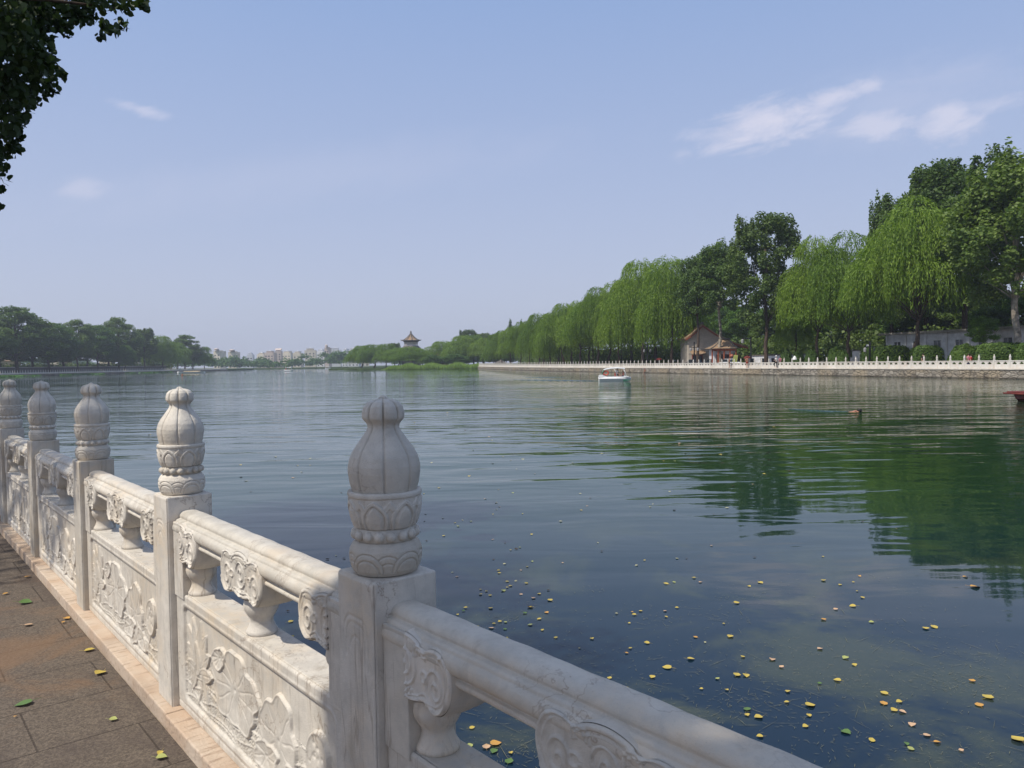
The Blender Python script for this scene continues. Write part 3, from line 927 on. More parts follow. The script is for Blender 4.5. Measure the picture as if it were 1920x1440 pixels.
def far_balustrade(SH, SP, label, name, order, low=False):
    root = empty(name, (SH[0][0], SH[0][1], 0)); tag(root, label, 'balustrade')
    ox, oy = SH[0]
    me_p = farpanel(SP, low)
    pts = walk(SH, SP)
    # parts for the hundred that show largest, one sheet-like part for the rest
    vis = [i for i in range(len(pts) - 1) if order(pts[i])]
    vis.sort(key=lambda i: math.hypot(*pts[i]))
    keep = vis[:100]; rest = vis[100:]
    for i in keep:
        (x0_, y0_), (x1_, y1_) = pts[i], pts[i + 1]
        a = math.atan2(y1_ - y0_, x1_ - x0_)
        link('post', me_fpost, root, (x0_ - ox, y0_ - oy, 0), a)
        link('openwork_panel', me_p, root, ((x0_ + x1_) / 2 - ox, (y0_ + y1_) / 2 - oy, 0), a)
    if rest:
        for nm, me in (('distant_posts', me_fpost), ('distant_panels', me_p)):
            V0 = np.array([v.co[:] for v in me.vertices]); F0 = [tuple(p.vertices) for p in me.polygons]
            V = []; Fc = []
            for k, i in enumerate(rest):
                (x0_, y0_), (x1_, y1_) = pts[i], pts[i + 1]
                a = math.atan2(y1_ - y0_, x1_ - x0_); ca, sa = math.cos(a), math.sin(a)
                bx, by = (x0_, y0_) if nm == 'distant_posts' else ((x0_ + x1_) / 2, (y0_ + y1_) / 2)
                Vn = V0.copy(); Vn[:, 0] = V0[:, 0] * ca - V0[:, 1] * sa + bx - ox; Vn[:, 1] = V0[:, 0] * sa + V0[:, 1] * ca + by - oy
                b0 = len(V); V += Vn.tolist(); Fc += [tuple(b0 + q for q in f) for f in F0]
            oo = link(nm, pymesh(nm, V, Fc, M_WHITE_STONE), root); tag(oo, kind='stuff')
far_balustrade(SHR, 1.72, 'long white marble balustrade with trefoil openings along the right bank', 'marble_balustrade', lambda p: p[1] > 60)
far_balustrade(SHL, 1.6, 'low pale balustrade in front of the trees on the far left bank', 'marble_balustrade', lambda p: p[1] > 262, True)

def on_right(u, off=0.):
    """point on the line of sight of column u, off metres behind the right bank balustrade"""
    P = offset(SHR, off); r = ray(u, hor(u)); d = (r.x / r.y)
    for (xa, ya), (xb, yb) in zip(P[:-1], P[1:]):
        fa, fb = xa - d * ya, xb - d * yb
        if fa * fb <= 0:
            t = fa / (fa - fb); return Vector((xa + (xb - xa) * t, ya + (yb - ya) * t, .9))
    (xa, ya), (xb, yb) = P[-2:]
    fa, fb = xa - d * ya, xb - d * yb; t = fa / (fa - fb)
    return Vector((xa + (xb - xa) * t, ya + (yb - ya) * t, .9))
def ztop(u, v, y): return at_y(u, v, y).z

# ------------------------------------------------------------------ trees
def leafquads(C, A, B, name, m):
    """C centres, A half length vectors, B half width vectors -> pointed leaf quads"""
    V = np.stack([C - A, C + B * 1.0 - A * .1, C + A, C - B - A * .1], 1).reshape(-1, 3)
    Fq = np.arange(len(V)).reshape(-1, 4)
    return npmesh(name, V, Fq, m)
def rdir(r, n):
    v = r.normal(size=(n, 3)); return v / np.linalg.norm(v, axis=1)[:, None]
def unit(v): return v / (np.linalg.norm(v, axis=-1, keepdims=True) + 1e-9)
def limbs(mb, r, targets, base, fork, r0, H, n=7, lean=(0, 0), leader=None):
    """trunk and limbs as tapered tubes; the leader runs up into the crown"""
    lead = fork * 1.25 if not leader else leader
    k = 10
    pts = [(lean[0] * (i / k) ** 1.3 + .10 * math.sin(i * 1.3), lean[1] * (i / k) ** 1.3 + .10 * math.cos(i * 1.7), lead * i / k - .15) for i in range(k + 1)]
    rs = [r0 * (1.3 if i == 0 else 1 - .62 * i / k) for i in range(k + 1)]
    mb.tube(pts, rs, 10)
    P = np.array(pts)
    for t in targets:
        t = np.array(t)
        zs = min(max(fork, t[2] * r.uniform(.42, .62)), lead * .96)
        top = np.array([np.interp(zs, P[:, 2], P[:, q]) for q in range(3)])
        L = np.linalg.norm(t - top)
        mid = top * .5 + t * .5 + np.array([r.uniform(-.08, .08) * L, r.uniform(-.08, .08) * L, r.uniform(-.02, .14) * L])
        q = [top * (1 - s) ** 2 + 2 * mid * s * (1 - s) + t * s * s for s in np.linspace(0, 1, 7)]
        w = r0 * r.uniform(.26, .42) * (1 - .45 * zs / max(lead, 1))
        mb.tube(q, [w * (1 - .85 * s) for s in np.linspace(0, 1, 7)], 6)
def willow(seed, m=None, nl=26, ns=82, H=20., R=6.3, skirt=1.6):
    r = np.random.default_rng(seed)
    cs = []
    for i in range(nl):
        t = i * 2.4 + r.uniform(-.4, .4); q = math.sqrt((i + .5) / nl) * R * .86 * r.uniform(.75, 1.15)
        z = H * (.80 - .46 * (q / R) ** 1.6) + r.uniform(-3.6, 1.2)
        cs.append((q * math.cos(t), q * math.sin(t), z))
    cs[0] = (cs[0][0] * .3, cs[0][1] * .3, H * .79)
    Cs, As, Bs = [], [], []
    for c in cs:
        c = np.array(c); rl = r.uniform(1.1, 2.3); LL = r.uniform(2.6, 8.0)
        for k in range(ns):
            d = rdir(r, 1)[0]; d[2] = abs(d[2]) * .9 + .05; d = unit(d)
            out = c[:2] / (np.linalg.norm(c[:2]) + .5)
            p = c + d * rl * (1 - .5 * r.random() ** 2.2) * np.array([1, 1, .62])
            v = np.array([d[0] + out[0] * .5, d[1] + out[1] * .5, .12 + .22 * r.random()]) * .5
            L = LL * r.uniform(.55, 1.25)
            step = .27; n = int(L / step)
            sway = r.normal(size=2) * .035 + np.array([.035, .0])
            for i in range(n):
                v = v + np.array([sway[0] * .25, sway[1] * .25, -.16]); v = unit(v)
                v[:2] *= .93
                p = p + v * step
                if p[2] < skirt + r.uniform(0, 2.5): break
                dv = unit(v + r.normal(size=3) * .34)
                sd = unit(np.cross(dv, rdir(r, 1)[0]))
                Cs.append(p + r.normal(size=3) * .07); As.append(dv * r.uniform(.17, .27)); Bs.append(sd * r.uniform(.04, .075))
    me = leafquads(np.array(Cs), np.array(As), np.array(Bs), 'willow_crown', m or M_WILLOW)
    mb = MB(); limbs(mb, r, cs, None, H * .22, .38, H, lean=(r.uniform(-1.2, 1.2), r.uniform(-.5, .5)))
    return me, mb.mesh('trunk', M_BARK)
def bushy(seed, m, kind='poplar', H=20., R=4.6, nc=70, nleaf=330, z0=.30, ls=.17, top=0):
    r = np.random.default_rng(seed)
    cs, rad_ = [], []
    tries = 0
    while len(cs) < nc and tries < 4000:
        tries += 1
        z = r.uniform(z0, 1.0)
        q = (z - z0) / (1 - z0)
        if kind == 'poplar': prof = (math.sin(PI * min(1, (q * (.70 if top else .86) + .14)))) ** (.5 if top else .7)
        elif kind == 'spire': prof = (1 - q) ** .6 * min(1, q * 6 + .35)
        else: prof = math.sin(PI * min(1, q * .80 + .18)) ** .55
        t = r.uniform(0, 2 * PI); rr = R * prof * math.sqrt(r.uniform(.12, 1.))
        c = np.array([rr * math.cos(t), rr * math.sin(t), z * H * .96])
        if any(np.linalg.norm((c - o) * (1, 1, .7)) < 1.1 for o in cs): continue
        cs.append(c)
        if kind == 'poplar': rad_.append((r.uniform(.65, 1.25), r.uniform(.9, 1.9) if q > .45 else r.uniform(.7, 1.1)))
        elif kind == 'spire': rad_.append((r.uniform(.35, .7), r.uniform(1.2, 2.4)))
        else: rad_.append((r.uniform(.9, 1.8), r.uniform(.7, 1.25)))
    if kind == 'poplar':
        for k in range(16):
            t = r.uniform(0, 2 * PI); q = R * math.sqrt(r.uniform(0, .75)) * .85
            cs.append(np.array([q * math.cos(t), q * math.sin(t), H * r.uniform(.84, 1.0) - q * .35])); rad_.append((r.uniform(.32, .5), r.uniform(1.1, 2.0)))
    Cs, Ns = [], []
    for c, (a, b) in zip(cs, rad_):
        n = int(nleaf * a * max(b, .8) / 1.1)
        d = rdir(r, n); k = r.uniform(.25, 1.08, size=n) ** .5
        lump = 1 + .22 * np.sin(d[:, 0] * 5 + c[0]) * np.cos(d[:, 2] * 4 + c[1])
        Cs.append(c + d * (k * lump)[:, None] * np.array([a, a, b])); Ns.append(d)
    Cs = np.vstack(Cs); Ns = np.vstack(Ns)
    N_ = unit(Ns * .55 + rdir(r, len(Cs)) * .8 + np.array([0, 0, .35]))
    A = unit(np.cross(N_, rdir(r, len(Cs)))); B = np.cross(N_, A)
    s = r.uniform(.65, 1.25, size=(len(Cs), 1)) * ls
    me = leafquads(Cs, A * s, B * s * .72, kind + '_crown', m)
    mb = MB()
    idx = r.permutation(len(cs))[:16]
    limbs(mb, r, [cs[i] for i in idx], None, H * (z0 * .9), .30, H, leader=H * .8)
    return me, mb.mesh('trunk', M_BARK)
WIL = [willow(11), willow(12, nl=24), willow(13, nl=27, R=6.8), willow(14, nl=30, R=6.6, skirt=4.2), willow(15, nl=26, R=6.2, skirt=3.9), willow(16, nl=20, R=5.6)]
POP = [bushy(21, M_POPLAR), bushy(22, M_DARK, R=5.4, nc=84, z0=.33, top=1), bushy(23, M_POPLAR, R=4.0, nc=60), bushy(24, M_POPLAR, R=4.2, nc=46, z0=.50), bushy(25, M_POPLAR, R=5.6, nc=86, z0=.36)]
RND = [bushy(31, M_ROUND, 'round', R=5.6, nc=84), bushy(32, M_ROUND, 'round', R=6.0, nc=92), bushy(33, M_POPLAR, 'round', R=6.2, nc=88), bushy(34, M_ROUND, 'round', R=5.5, nc=40, z0=.56)]
SPI = [bushy(41, M_DARK, 'spire', R=2.4, nc=46, z0=.12)]
EXT = {}
for me, _ in WIL + POP + RND + SPI:
    a = np.empty(len(me.vertices) * 3, np.float32); me.vertices.foreach_get('co', a); a = a.reshape(-1, 3)
    lo, hi_ = np.percentile(a, 2.0, axis=0), np.percentile(a, 98.0, axis=0)
    EXT[me.name] = (float(max(hi_[0] - lo[0], hi_[1] - lo[1])), float(np.percentile(a[:, 2], 99.85)))
M_ROUNDBRT = leaf_mat('bright_leaves', (.07, .15, .02), (.19, .31, .05), .35)
def tree(name, pair, base, top, width, refw, label, cat='tree', group=None, pale=False, rz=None, bright=None):
    """one tree: an empty at the foot of the trunk with trunk and crown; top/width in metres"""
    base = Vector(base)
    h = top - base.z
    s = h / EXT[pair[0].name][1]; sw = width / EXT[pair[0].name][0]
    t = empty(name, base, random.uniform(0, 6.28) if rz is None else rz)
    t.scale = (sw, sw, s)
    tag(t, label, cat, group)
    c = link('crown', pair[0], t)
    if bright:
        c.data = pair[0].copy(); c.data.materials[0] = bright
    k = link('trunk', pair[1], t)
    if pale:
        k.data = pair[1].copy(); k.data.materials[0] = M_BARKP
    return t

def rtree(kind, u, vtop, wpx, off, label, var=0, group=None, **kw):
    b = on_right(u, off)
    src, rw, nm = {'w': (WIL, 11.4, 'willow_tree'), 'p': (POP, 8.6, 'poplar_tree'), 'r': (RND, 10.4, 'broadleaf_tree'), 's': (SPI, 4.4, 'cypress_tree')}[kind]
    return tree(nm, src[var % len(src)], b, ztop(u, vtop, b.y), wpx * b.y / F, rw, label, 'tree', group, **kw)

rtree('p', 1905, 282, 220, 6, 'tallest dark poplar at the right edge of the photo, with a pale banded trunk', 4, pale=True, rz=.4)
rtree('p', 1808, 296, 190, 13, 'tall dark poplar rising between the bright willow and the tallest poplar', 1, rz=2.)
rtree('p', 1738, 322, 110, 22, 'narrow poplar whose dark top shows above the bright willow', 2)
rtree('p', 1672, 366, 84, 19, 'thin poplar with loose upright sprigs left of the bright willow top', 2)
g = 'weeping willows along the right bank'
rtree('w', 1715, 372, 210, 5, 'widest bright yellow green weeping willow before the low grey building', 3, g, rz=1., bright=M_WILLOWB)
rtree('w', 1590, 438, 150, 7, 'weeping willow left of the widest bright willow, with long straight curtains', 4, g)
rtree('w', 1530, 446, 120, 6, 'weeping willow just right of the big dark poplar with round crown', 4, g)
rtree('w', 1492, 545, 70, 9, 'short young weeping willow in front of the round bushes', 1, g)
rtree('p', 1437, 402, 125, 4, 'big dark poplar with a thick straight trunk beside the lakeside tiled house', 1, rz=4.)
rtree('p', 1350, 450, 86, 4, 'poplar with upright feathery top and pale trunk before the tiled house', 3, pale=True)
rtree('p', 1309, 472, 66, 4, 'slender dark trunked poplar in front of the grey gable', 3)
ws = [(1258, 486, 105), (1205, 500, 92), (1160, 524, 84), (1121, 545, 76), (1087, 562, 66), (1058, 574, 58), (1033, 583, 50), (1011, 592, 44), (992, 599, 40), (975, 606, 36), (958, 612, 34), (942, 620, 30), (928, 627, 30)]
ordn = ['first', 'second', 'third', 'fourth', 'fifth', 'sixth', 'seventh', 'eighth', 'ninth', 'tenth', 'eleventh', 'twelfth', 'thirteenth']
for i, (u, v, wd) in enumerate(ws):
    rtree('w', u, v + [0, -9, 6, -5, 4, -4, 5, -3, 3, -2, 2, 0, 0][i], wd * [1.2, 1.4, 1.1, 1.4, 1.2, 1.5, 1.2, 1.5, 1.3, 1.4, 1.4, 1.4, 1.4][i], 4 + (i % 3), ordn[i] + ' weeping willow of the long row left of the grey gabled house', i, g)
# leaning willows also in a second row so that no sky shows between the curtains
for i, (u, v, wd) in enumerate([(1232, 505, 90), (1182, 520, 80), (1140, 548, 70), (1104, 568, 60), (1072, 580, 55), (1045, 590, 50), (1020, 600, 45)]):
    rtree('w', u, v, wd * 1.5, 12 + i, 'darker weeping willow of the second row, ' + ordn[i] + ' from the grey gabled house', i + 1, 'weeping willows of the second row')
g = 'leafy trees behind the right bank buildings'
back = [(1915, 545, 110, 24), (1868, 548, 120, 30), (1822, 560, 100, 26), (1776, 545, 110, 32), (1728, 540, 100, 28), (1680, 548, 100, 30), (1632, 552, 90, 26), (1584, 548, 90, 28),
        (1536, 560, 80, 26), (1490, 575, 80, 30), (1452, 580, 70, 26), (1412, 575, 76, 34), (1376, 572, 70, 40), (1340, 560, 70, 44), (1300, 545, 80, 40), (1262, 560, 70, 30)]
for i, (u, v, wd, off) in enumerate(back):
    rtree('r', u, v, wd * 1.25, off, 'mid green leafy tree behind the buildings, ' + (ordn[i] if i < 13 else ['fourteenth', 'fifteenth', 'sixteenth'][i - 13]) + ' counted from the right edge', i, g)
rtree('r', 1843, 592, 52, 9, 'small young tree with thin trunk before the long grey building', 3, bright=M_ROUNDBRT)
rtree('s', 958, 600, 17, 22, 'dark upright cypress showing above the far willows, taller one')
rtree('s', 978, 601, 17, 24, 'dark upright cypress right of the taller cypress above the willows')
rtree('p', 1112, 552, 40, 18, 'dark poplar top poking above the willow row', 1)
rtree('p', 1165, 528, 36, 18, 'second dark poplar top poking above the willow row', 1)

# left bank trees
def ltree(kind, u, vtop, wpx, label, var=0, back_=6., group=None, x=-196.):
    y = (x - back_) / ((u - 960) / F)
    b = Vector((x - back_, y, .9))
    src, rw, nm = {'w': (WIL, 11.4, 'willow_tree'), 'p': (POP, 8.6, 'poplar_tree'), 'r': (RND, 10.4, 'broadleaf_tree'), 's': (SPI, 4.4, 'cypress_tree')}[kind]
    return tree(nm, src[var % len(src)], b, ztop(u, vtop, y), wpx * y / F, rw, label, 'tree', group)
ltree('r', 32, 576, 120, 'largest dark spreading tree on the far left bank', 2, 8)
ltree('r', -40, 584, 110, 'dark tree cut by the left edge of the photo', 2, 10)
ltree('r', 92, 606, 90, 'dark tree right of the largest spreading tree on the left bank', 1, 12)
ltree('r', 146, 600, 62, 'tall loose crowned tree on the left bank, its top clear of its neighbours', 2, 8)
ltree('r', 184, 610, 62, 'lower dark tree between two loose crowned trees on the left bank', 1, 10)
ltree('r', 224, 596, 66, 'highest loose crowned tree near the middle of the left bank', 2, 9)
ltree('p', 272, 615, 44, 'dark pointed tree on the left bank beside the pale willow', 1, 8)
ltree('w', 304, 630, 58, 'pale green weeping willow on the left bank', 0, 6, 'willows on the left bank')
ltree('r', 348, 628, 52, 'dark round tree behind the willows at the tip of the left bank', 2, 14)
ltree('w', 334, 642, 46, 'second weeping willow on the left bank, before the dark round tree', 1, 6, 'willows on the left bank')
ltree('w', 384, 650, 38, 'last low weeping willow at the tip of the left bank', 2, 4, 'willows on the left bank')
ltree('r', 236, 648, 34, 'small bright green tree in front of the dark trees on the left bank', 0, 1)
for i, (u, v, wd) in enumerate([(0, 610, 90), (62, 622, 80), (120, 628, 70), (165, 630, 60), (205, 628, 60), (252, 634, 50), (290, 640, 50), (322, 644, 44), (362, 652, 38)]):
    ltree('r', u, v, wd * 1.2, ordn[i] + ' tree from the left in the second row of the left bank', i, 26, 'second row of trees on the left bank')

# island and its willows
def itree(kind, u, vtop, wpx, D, label, var=0, group=None):
    D += 14; p = at_y(u, hor(u), D); b = Vector((p.x, D, .75))
    src, rw, nm = {'w': (WIL, 11.4, 'willow_tree'), 'p': (POP, 8.6, 'poplar_tree'), 'r': (RND, 10.4, 'broadleaf_tree'), 's': (SPI, 4.4, 'cypress_tree')}[kind]
    return tree(nm, src[var % len(src)], b, ztop(u, vtop, D), wpx * D / F, rw, label, 'tree', group)
g = 'willows on the reedy island'
for i, (u, v, wd, D) in enumerate([(678, 648, 42, 395), (702, 646, 50, 385), (724, 645, 40, 375), (746, 652, 44, 362), (772, 650, 52, 348), (800, 660, 34, 345), (826, 640, 50, 362), (866, 630, 60, 350), (888, 628, 50, 352), (908, 634, 46, 345)]):
    itree('w', u, v, wd * 1.3, D, ordn[i] + ' willow from the left on the reedy island below the pavilion roof', i, g)
for i, (u, v, wd, D) in enumerate([(740, 643, 26, 400), (878, 618, 36, 400), (905, 624, 34, 402), (925, 626, 30, 400)]):
    itree('p', u, v, wd, D, 'dark poplar behind the island willows, ' + ordn[i] + ' from the left', 1, 'dark poplars behind the island willows')
for i, (u, v, wd, D) in enumerate([(845, 655, 30, 372), (812, 665, 24, 340), (850, 664, 40, 338), (896, 655, 44, 380), (938, 655, 40, 372)]):
    itree('r', u, v, wd * 1.3, D, 'low bushy tree at the waterside of the island, ' + ordn[i] + ' from the left', 0, 'low bushy trees on the island')

# distant wood closing the lake
def far_wood():
    r = np.random.default_rng(77)
    Cs, S = [], []
    def clump(x, y, z, a, b, n):
        d = rdir(r, n); d[:, 2] = np.abs(d[:, 2]) * 1.0
        Cs.append(np.array([x, y, z]) + d * np.array([a, a, b]) * r.uniform(.6, 1.05, size=(n, 1))); S.append(d)
    for i in range(330):
        u = r.uniform(-150, 1500)
        y = r.uniform(705, 800) if u < 760 else r.uniform(620, 760)
        x = (u - 960) / F * y
        if x > 0: y = 560 + r.uniform(0, 80); x = (u - 960) / F * y
        top = r.uniform(9, 15) + 4 * math.sin(u * .021) + (3 if 560 < u < 690 else 0)
        for k in range(4):
            clump(x + r.uniform(-5, 5), y + r.uniform(-4, 4), r.uniform(.2, .72) * top, r.uniform(3, 6), r.uniform(2.5, 4.5), 60)
    C = np.vstack(Cs); Nn = np.vstack(S)
    N_ = unit(Nn * .7 + rdir(r, len(C)) * .7 + np.array([0, 0, .3]))
    A = unit(np.cross(N_, rdir(r, len(C)))); B = np.cross(N_, A)
    s = r.uniform(.5, 1.1, size=(len(C), 1))
    return leafquads(C, A * s, B * s * .8, 'far_wood', M_ROUND)
o = link('far_wood', far_wood()); tag(o, 'distant band of trees closing the far end of the lake', 'wood', kind='stuff')
# dark low undergrowth behind the promenades
def thicket(pts, hgt, n, m, ls=.16, seed=5, depth=2.):
    r = np.random.default_rng(seed)
    P = np.array(pts); L = np.concatenate([[0], np.cumsum(np.hypot(*np.diff(P, axis=0).T))])
    t = r.uniform(0, L[-1], n)
    x = np.interp(t, L, P[:, 0]) + r.normal(size=n) * depth; y = np.interp(t, L, P[:, 1]) + r.normal(size=n) * depth
    hh = hgt * (.75 + .25 * np.sin(t * .7) * np.sin(t * .23 + 1))
    z = .9 + r.uniform(0, 1, n) ** .8 * hh
    C = np.stack([x, y, z], 1)
    N_ = unit(rdir(r, n) + np.array([0, 0, .5])); A = unit(np.cross(N_, rdir(r, n))); B = np.cross(N_, A)
    s = r.uniform(.6, 1.3, size=(n, 1)) * ls
    return leafquads(C, A * s, B * s * .75, 'undergrowth', m)
o = link('undergrowth', thicket(offset(SHR, 22.)[1:], 6.0, 60000, M_DARK, .30)); tag(o, 'dark undergrowth behind the willow row on the right bank', 'undergrowth', kind='stuff')
o = link('undergrowth', thicket([(-228, 250), (-232, 300), (-230, 380), (-222, 500)], 5., 16000, M_DARK, .45, 6, 2.5)); tag(o, 'dark undergrowth under the trees of the left bank', 'undergrowth', kind='stuff')

# reeds fringing the island
def reeds():
    r = np.random.default_rng(9)
    edge = [(-66, 329), (-44, 323), (-18, 327), (-2, 318)]
    P = np.array([(at_y(u, hor(u), D).x, D) for u, D in ((716, 354), (760, 346), (800, 340), (850, 336), (898, 331))])
    L = np.concatenate([[0], np.cumsum(np.hypot(*np.diff(P, axis=0).T))])
    n = 15000
    t = r.uniform(0, L[-1], n); dd = r.uniform(0, 8, n)
    x = np.interp(t, L, P[:, 0]) + r.normal(size=n) * .3; y = np.interp(t, L, P[:, 1]) + dd
    fade = np.clip(t / 8, .15, 1)
    h = (2.3 + .6 * np.sin(t * .5) + .35 * np.sin(t * 1.7 + dd)) * r.uniform(.6, 1.1, n) * fade
    C = np.stack([x, y, h * .5], 1); A = np.stack([r.normal(size=n) * .12, r.normal(size=n) * .12, h * .5], 1)
    B = rdir(r, n) * .09; B[:, 2] = 0
    return leafquads(C, A, B, 'reed_bed', M_REED)
o = link('reed_bed', reeds()); tag(o, 'green reed bed growing in the water in front of the island', 'reeds', kind='stuff')
def lotus():
    r = np.random.default_rng(19); V = []; Fc = []
    for i in range(2600):
        u = r.uniform(-30, 350) if r.random() < .75 else r.uniform(-30, 120)
        patch = math.sin(u * .045 + 1) + .6 * math.sin(u * .11)
        if patch < -.2 + r.uniform(-.4, .4): continue
        x = -186.6 + r.uniform(0, 1) ** 1.3 * 9.5 * (1 - max(0, u) / 420)
        y = x / ((u - 960) / F)
        z = r.uniform(.05, .45); rr = r.uniform(.25, .5); tx, ty = r.normal(size=2) * .22
        b = len(V)
        for k in range(7):
            t = 2 * PI * k / 7; dx, dy = rr * math.cos(t), rr * math.sin(t)
            V.append((x + dx, y + dy, z + dx * tx + dy * ty + .05))
        Fc.append(tuple(b + k for k in range(7)))
    return pymesh('lotus_leaves', V, Fc, M_LOTUS)
o = link('lotus_leaves', lotus()); tag(o, 'patches of lotus leaves on the water before the left bank', 'lotus leaves', kind='stuff')

# hedges and clipped bushes
def bush_mesh(seed, a, b, c, n=9000, ls=.055, box=False):
    r = np.random.default_rng(seed)
    d = rdir(r, n); d[:, 2] = np.abs(d[:, 2])
    if box:
        k = 1 / (np.abs(d) ** 5).sum(1) ** .2
        P = d * k[:, None]
    else: P = d
    P = P * np.array([a, b, c]) * (1 + .05 * np.sin(P[:, :1] * 9) * np.sin(P[:, 1:2] * 7 + 1)) * r.uniform(.93, 1.03, size=(n, 1))
    N_ = unit(d + rdir(r, n) * .6); A = unit(np.cross(N_, rdir(r, n))); B = np.cross(N_, A)
    s = r.uniform(.7, 1.3, size=(n, 1)) * ls
    return leafquads(P, A * s, B * s * .7, 'foliage', M_HEDGE)
M_LEAFCORE = M_CORE
def bush(u, vtop, wpx, off, label, name='clipped_bush', box=False, seed=1, n=5000, dpt=None, rot=0., ls=.09):
    b = on_right(u, off); top = ztop(u, vtop, b.y) - .9; w = wpx * b.y / F / 2 * (1.22 if box else 1)
    root = empty(name, (b.x, b.y, .9), rot); tag(root, label, 'hedge' if box else 'bush')
    dp = dpt or w
    me = bush_mesh(seed, w, dp, top, n, ls, box)
    link('foliage', me, root)
    mb = MB(); mb.ball((0, 0, 0), 1, 14, (w * .93, dp * .93, top * .93)); link('shade_core', mb.mesh('shade_core', M_CORE), root)  # solid core ball, shade inside the bush put into its near-black colour
    return root
dirR = math.atan2(68 - 124, 44.7 - 27)
bush(1521, 656, 27, 3.5, 'small round clipped bush directly behind the balustrade', seed=3)
bush(1568, 651, 36, 4.5, 'large rounded bush right of the small round clipped bush', seed=4)
bush(1581, 659, 26, 3.2, 'low rounded bush leaning on the large rounded bush', seed=5)
bush(1474, 655, 26, 6, 'dark round bush just right of the big dark poplar trunk', seed=6)
bush(1497, 658, 24, 6, 'dark round bush behind the white parasol', seed=16)
bush(1672, 650, 56, 4.5, 'long clipped hedge in front of the left end of the grey building', 'clipped_hedge', True, 7, 9000, 1.0, rot=dirR * 0)
bush(1738, 650, 44, 4.5, 'dark hedge behind the leaning willow trunk', 'clipped_hedge', True, 8, 8000, 1.0)
bush(1808, 646, 62, 4.5, 'domed green hedge in the middle of the long grey building', 'clipped_hedge', False, 9, 11000, 1.2)
bush(1876, 645, 78, 4.5, 'long flat topped green hedge near the right edge', 'clipped_hedge', True, 10, 13000, 1.2)
bush(1935, 645, 50, 4.5, 'flat topped hedge running out of the right edge', 'clipped_hedge', True, 11, 9000, 1.2)
bush(1635, 652, 30, 7.5, 'ivy covered hedge end beside the whitewashed wall', 'clipped_hedge', True, 12, 6000, 1.0)

# ------------------------------------------------------------------ buildings
def win(parent, x, y, z, w, h, fr=None, mull=1, depth=.10, face=-1):
    """window on a wall whose outside looks to -y"""
    f = MB(); t = .07
    f.box(x - w / 2 - t, x + w / 2 + t, y - .06, y + .02, z - t, z); f.box(x - w / 2 - t, x + w / 2 + t, y - .06, y + .02, z + h, z + h + t)
    f.box(x - w / 2 - t, x - w / 2, y - .055, y + .02, z, z + h); f.box(x + w / 2, x + w / 2 + t, y - .055, y + .02, z, z + h)
    for i in range(mull): 
        q = x - w / 2 + w * (i + 1) / (mull + 1); f.box(q - .03, q + .03, y - .05, y + .02, z, z + h)
    o = f.build('window', fr or M_WALLW, parent)
    g_ = MB(); g_.box(x - w / 2, x + w / 2, y - .03, y - .004, z, z + h); g_.build('pane', M_GLASS, o)
# long grey building on the right
a_ = on_right(1662, 13); b_ = on_right(1990, 12)
ang = math.atan2(b_.y - a_.y, b_.x - a_.x); Lb = (b_ - a_).length
root = empty('grey_building', (a_.x, a_.y, .9), ang)
tag(root, 'long single storey grey rendered building with flat eaves behind the hedges', 'building')
hb = ztop(1662, 627, a_.y) - .9
hb = 4.4
mb = MB(); mb.box(0, Lb, 0, 5, -.2, hb); mb.build('wall', M_WALLG, root)
rf = MB(); rf.box(-.5, Lb + .6, -.75, 5.4, hb, hb + .22); rf.box(-.55, Lb + .65, -.8, -.74, hb - .04, hb + .26); rf.build('roof', flat('pale_roof_edge', (.34, .31, .27), .8, .2, .3, 1.), root)
k = 0; xx = 1.5
while xx < Lb - 1:
    pmb = MB(); pmb.box(xx - 1.45, xx - 1.15, -.14, 0, 0, hb - .02); pmb.build('pilaster', M_WALLW if k % 2 else M_WALLG, root)
    win(root, xx + .6, 0, 2.45, 1.1, .95, M_WALLW if k in (1,) else (M_REDW if k > 5 else M_WALLW), 1)
    xx += 3.4; k += 1
# small white wall section beside it
a2 = on_right(1598, 9); ang2 = math.atan2(-58, 18)
root = empty('whitewashed_wall', (a2.x, a2.y, .9), ang + .0); tag(root, 'short whitewashed garden wall with a dark coping between willow trunks', 'wall')
mb = MB(); mb.box(0, 6.2, 0, .35, -.2, 2.3); mb.box(0, 3.2, -.4, 0, -.2, 1.4); mb.build('wall', M_WALLW, root)
mb = MB(); mb.box(-.1, 6.3, -.12, .47, 2.3, 2.42); mb.build('coping', M_TILEG, root)
root = empty('wall_lantern', (a2.x + 2.9 * math.cos(ang), a2.y + 2.9 * math.sin(ang) - .2, .9 + 2.42), 0); tag(root, 'round white lamp globe on a bracket above the whitewashed wall', 'lantern')
mb = MB(); mb.tube([(0, 0, 0), (0, 0, .35)], .04, 8); mb.build('bracket', M_BLACK, root)
mb = MB(); mb.ball((0, 0, .52), .22, 12); mb.build('globe', M_WPAINT, root)

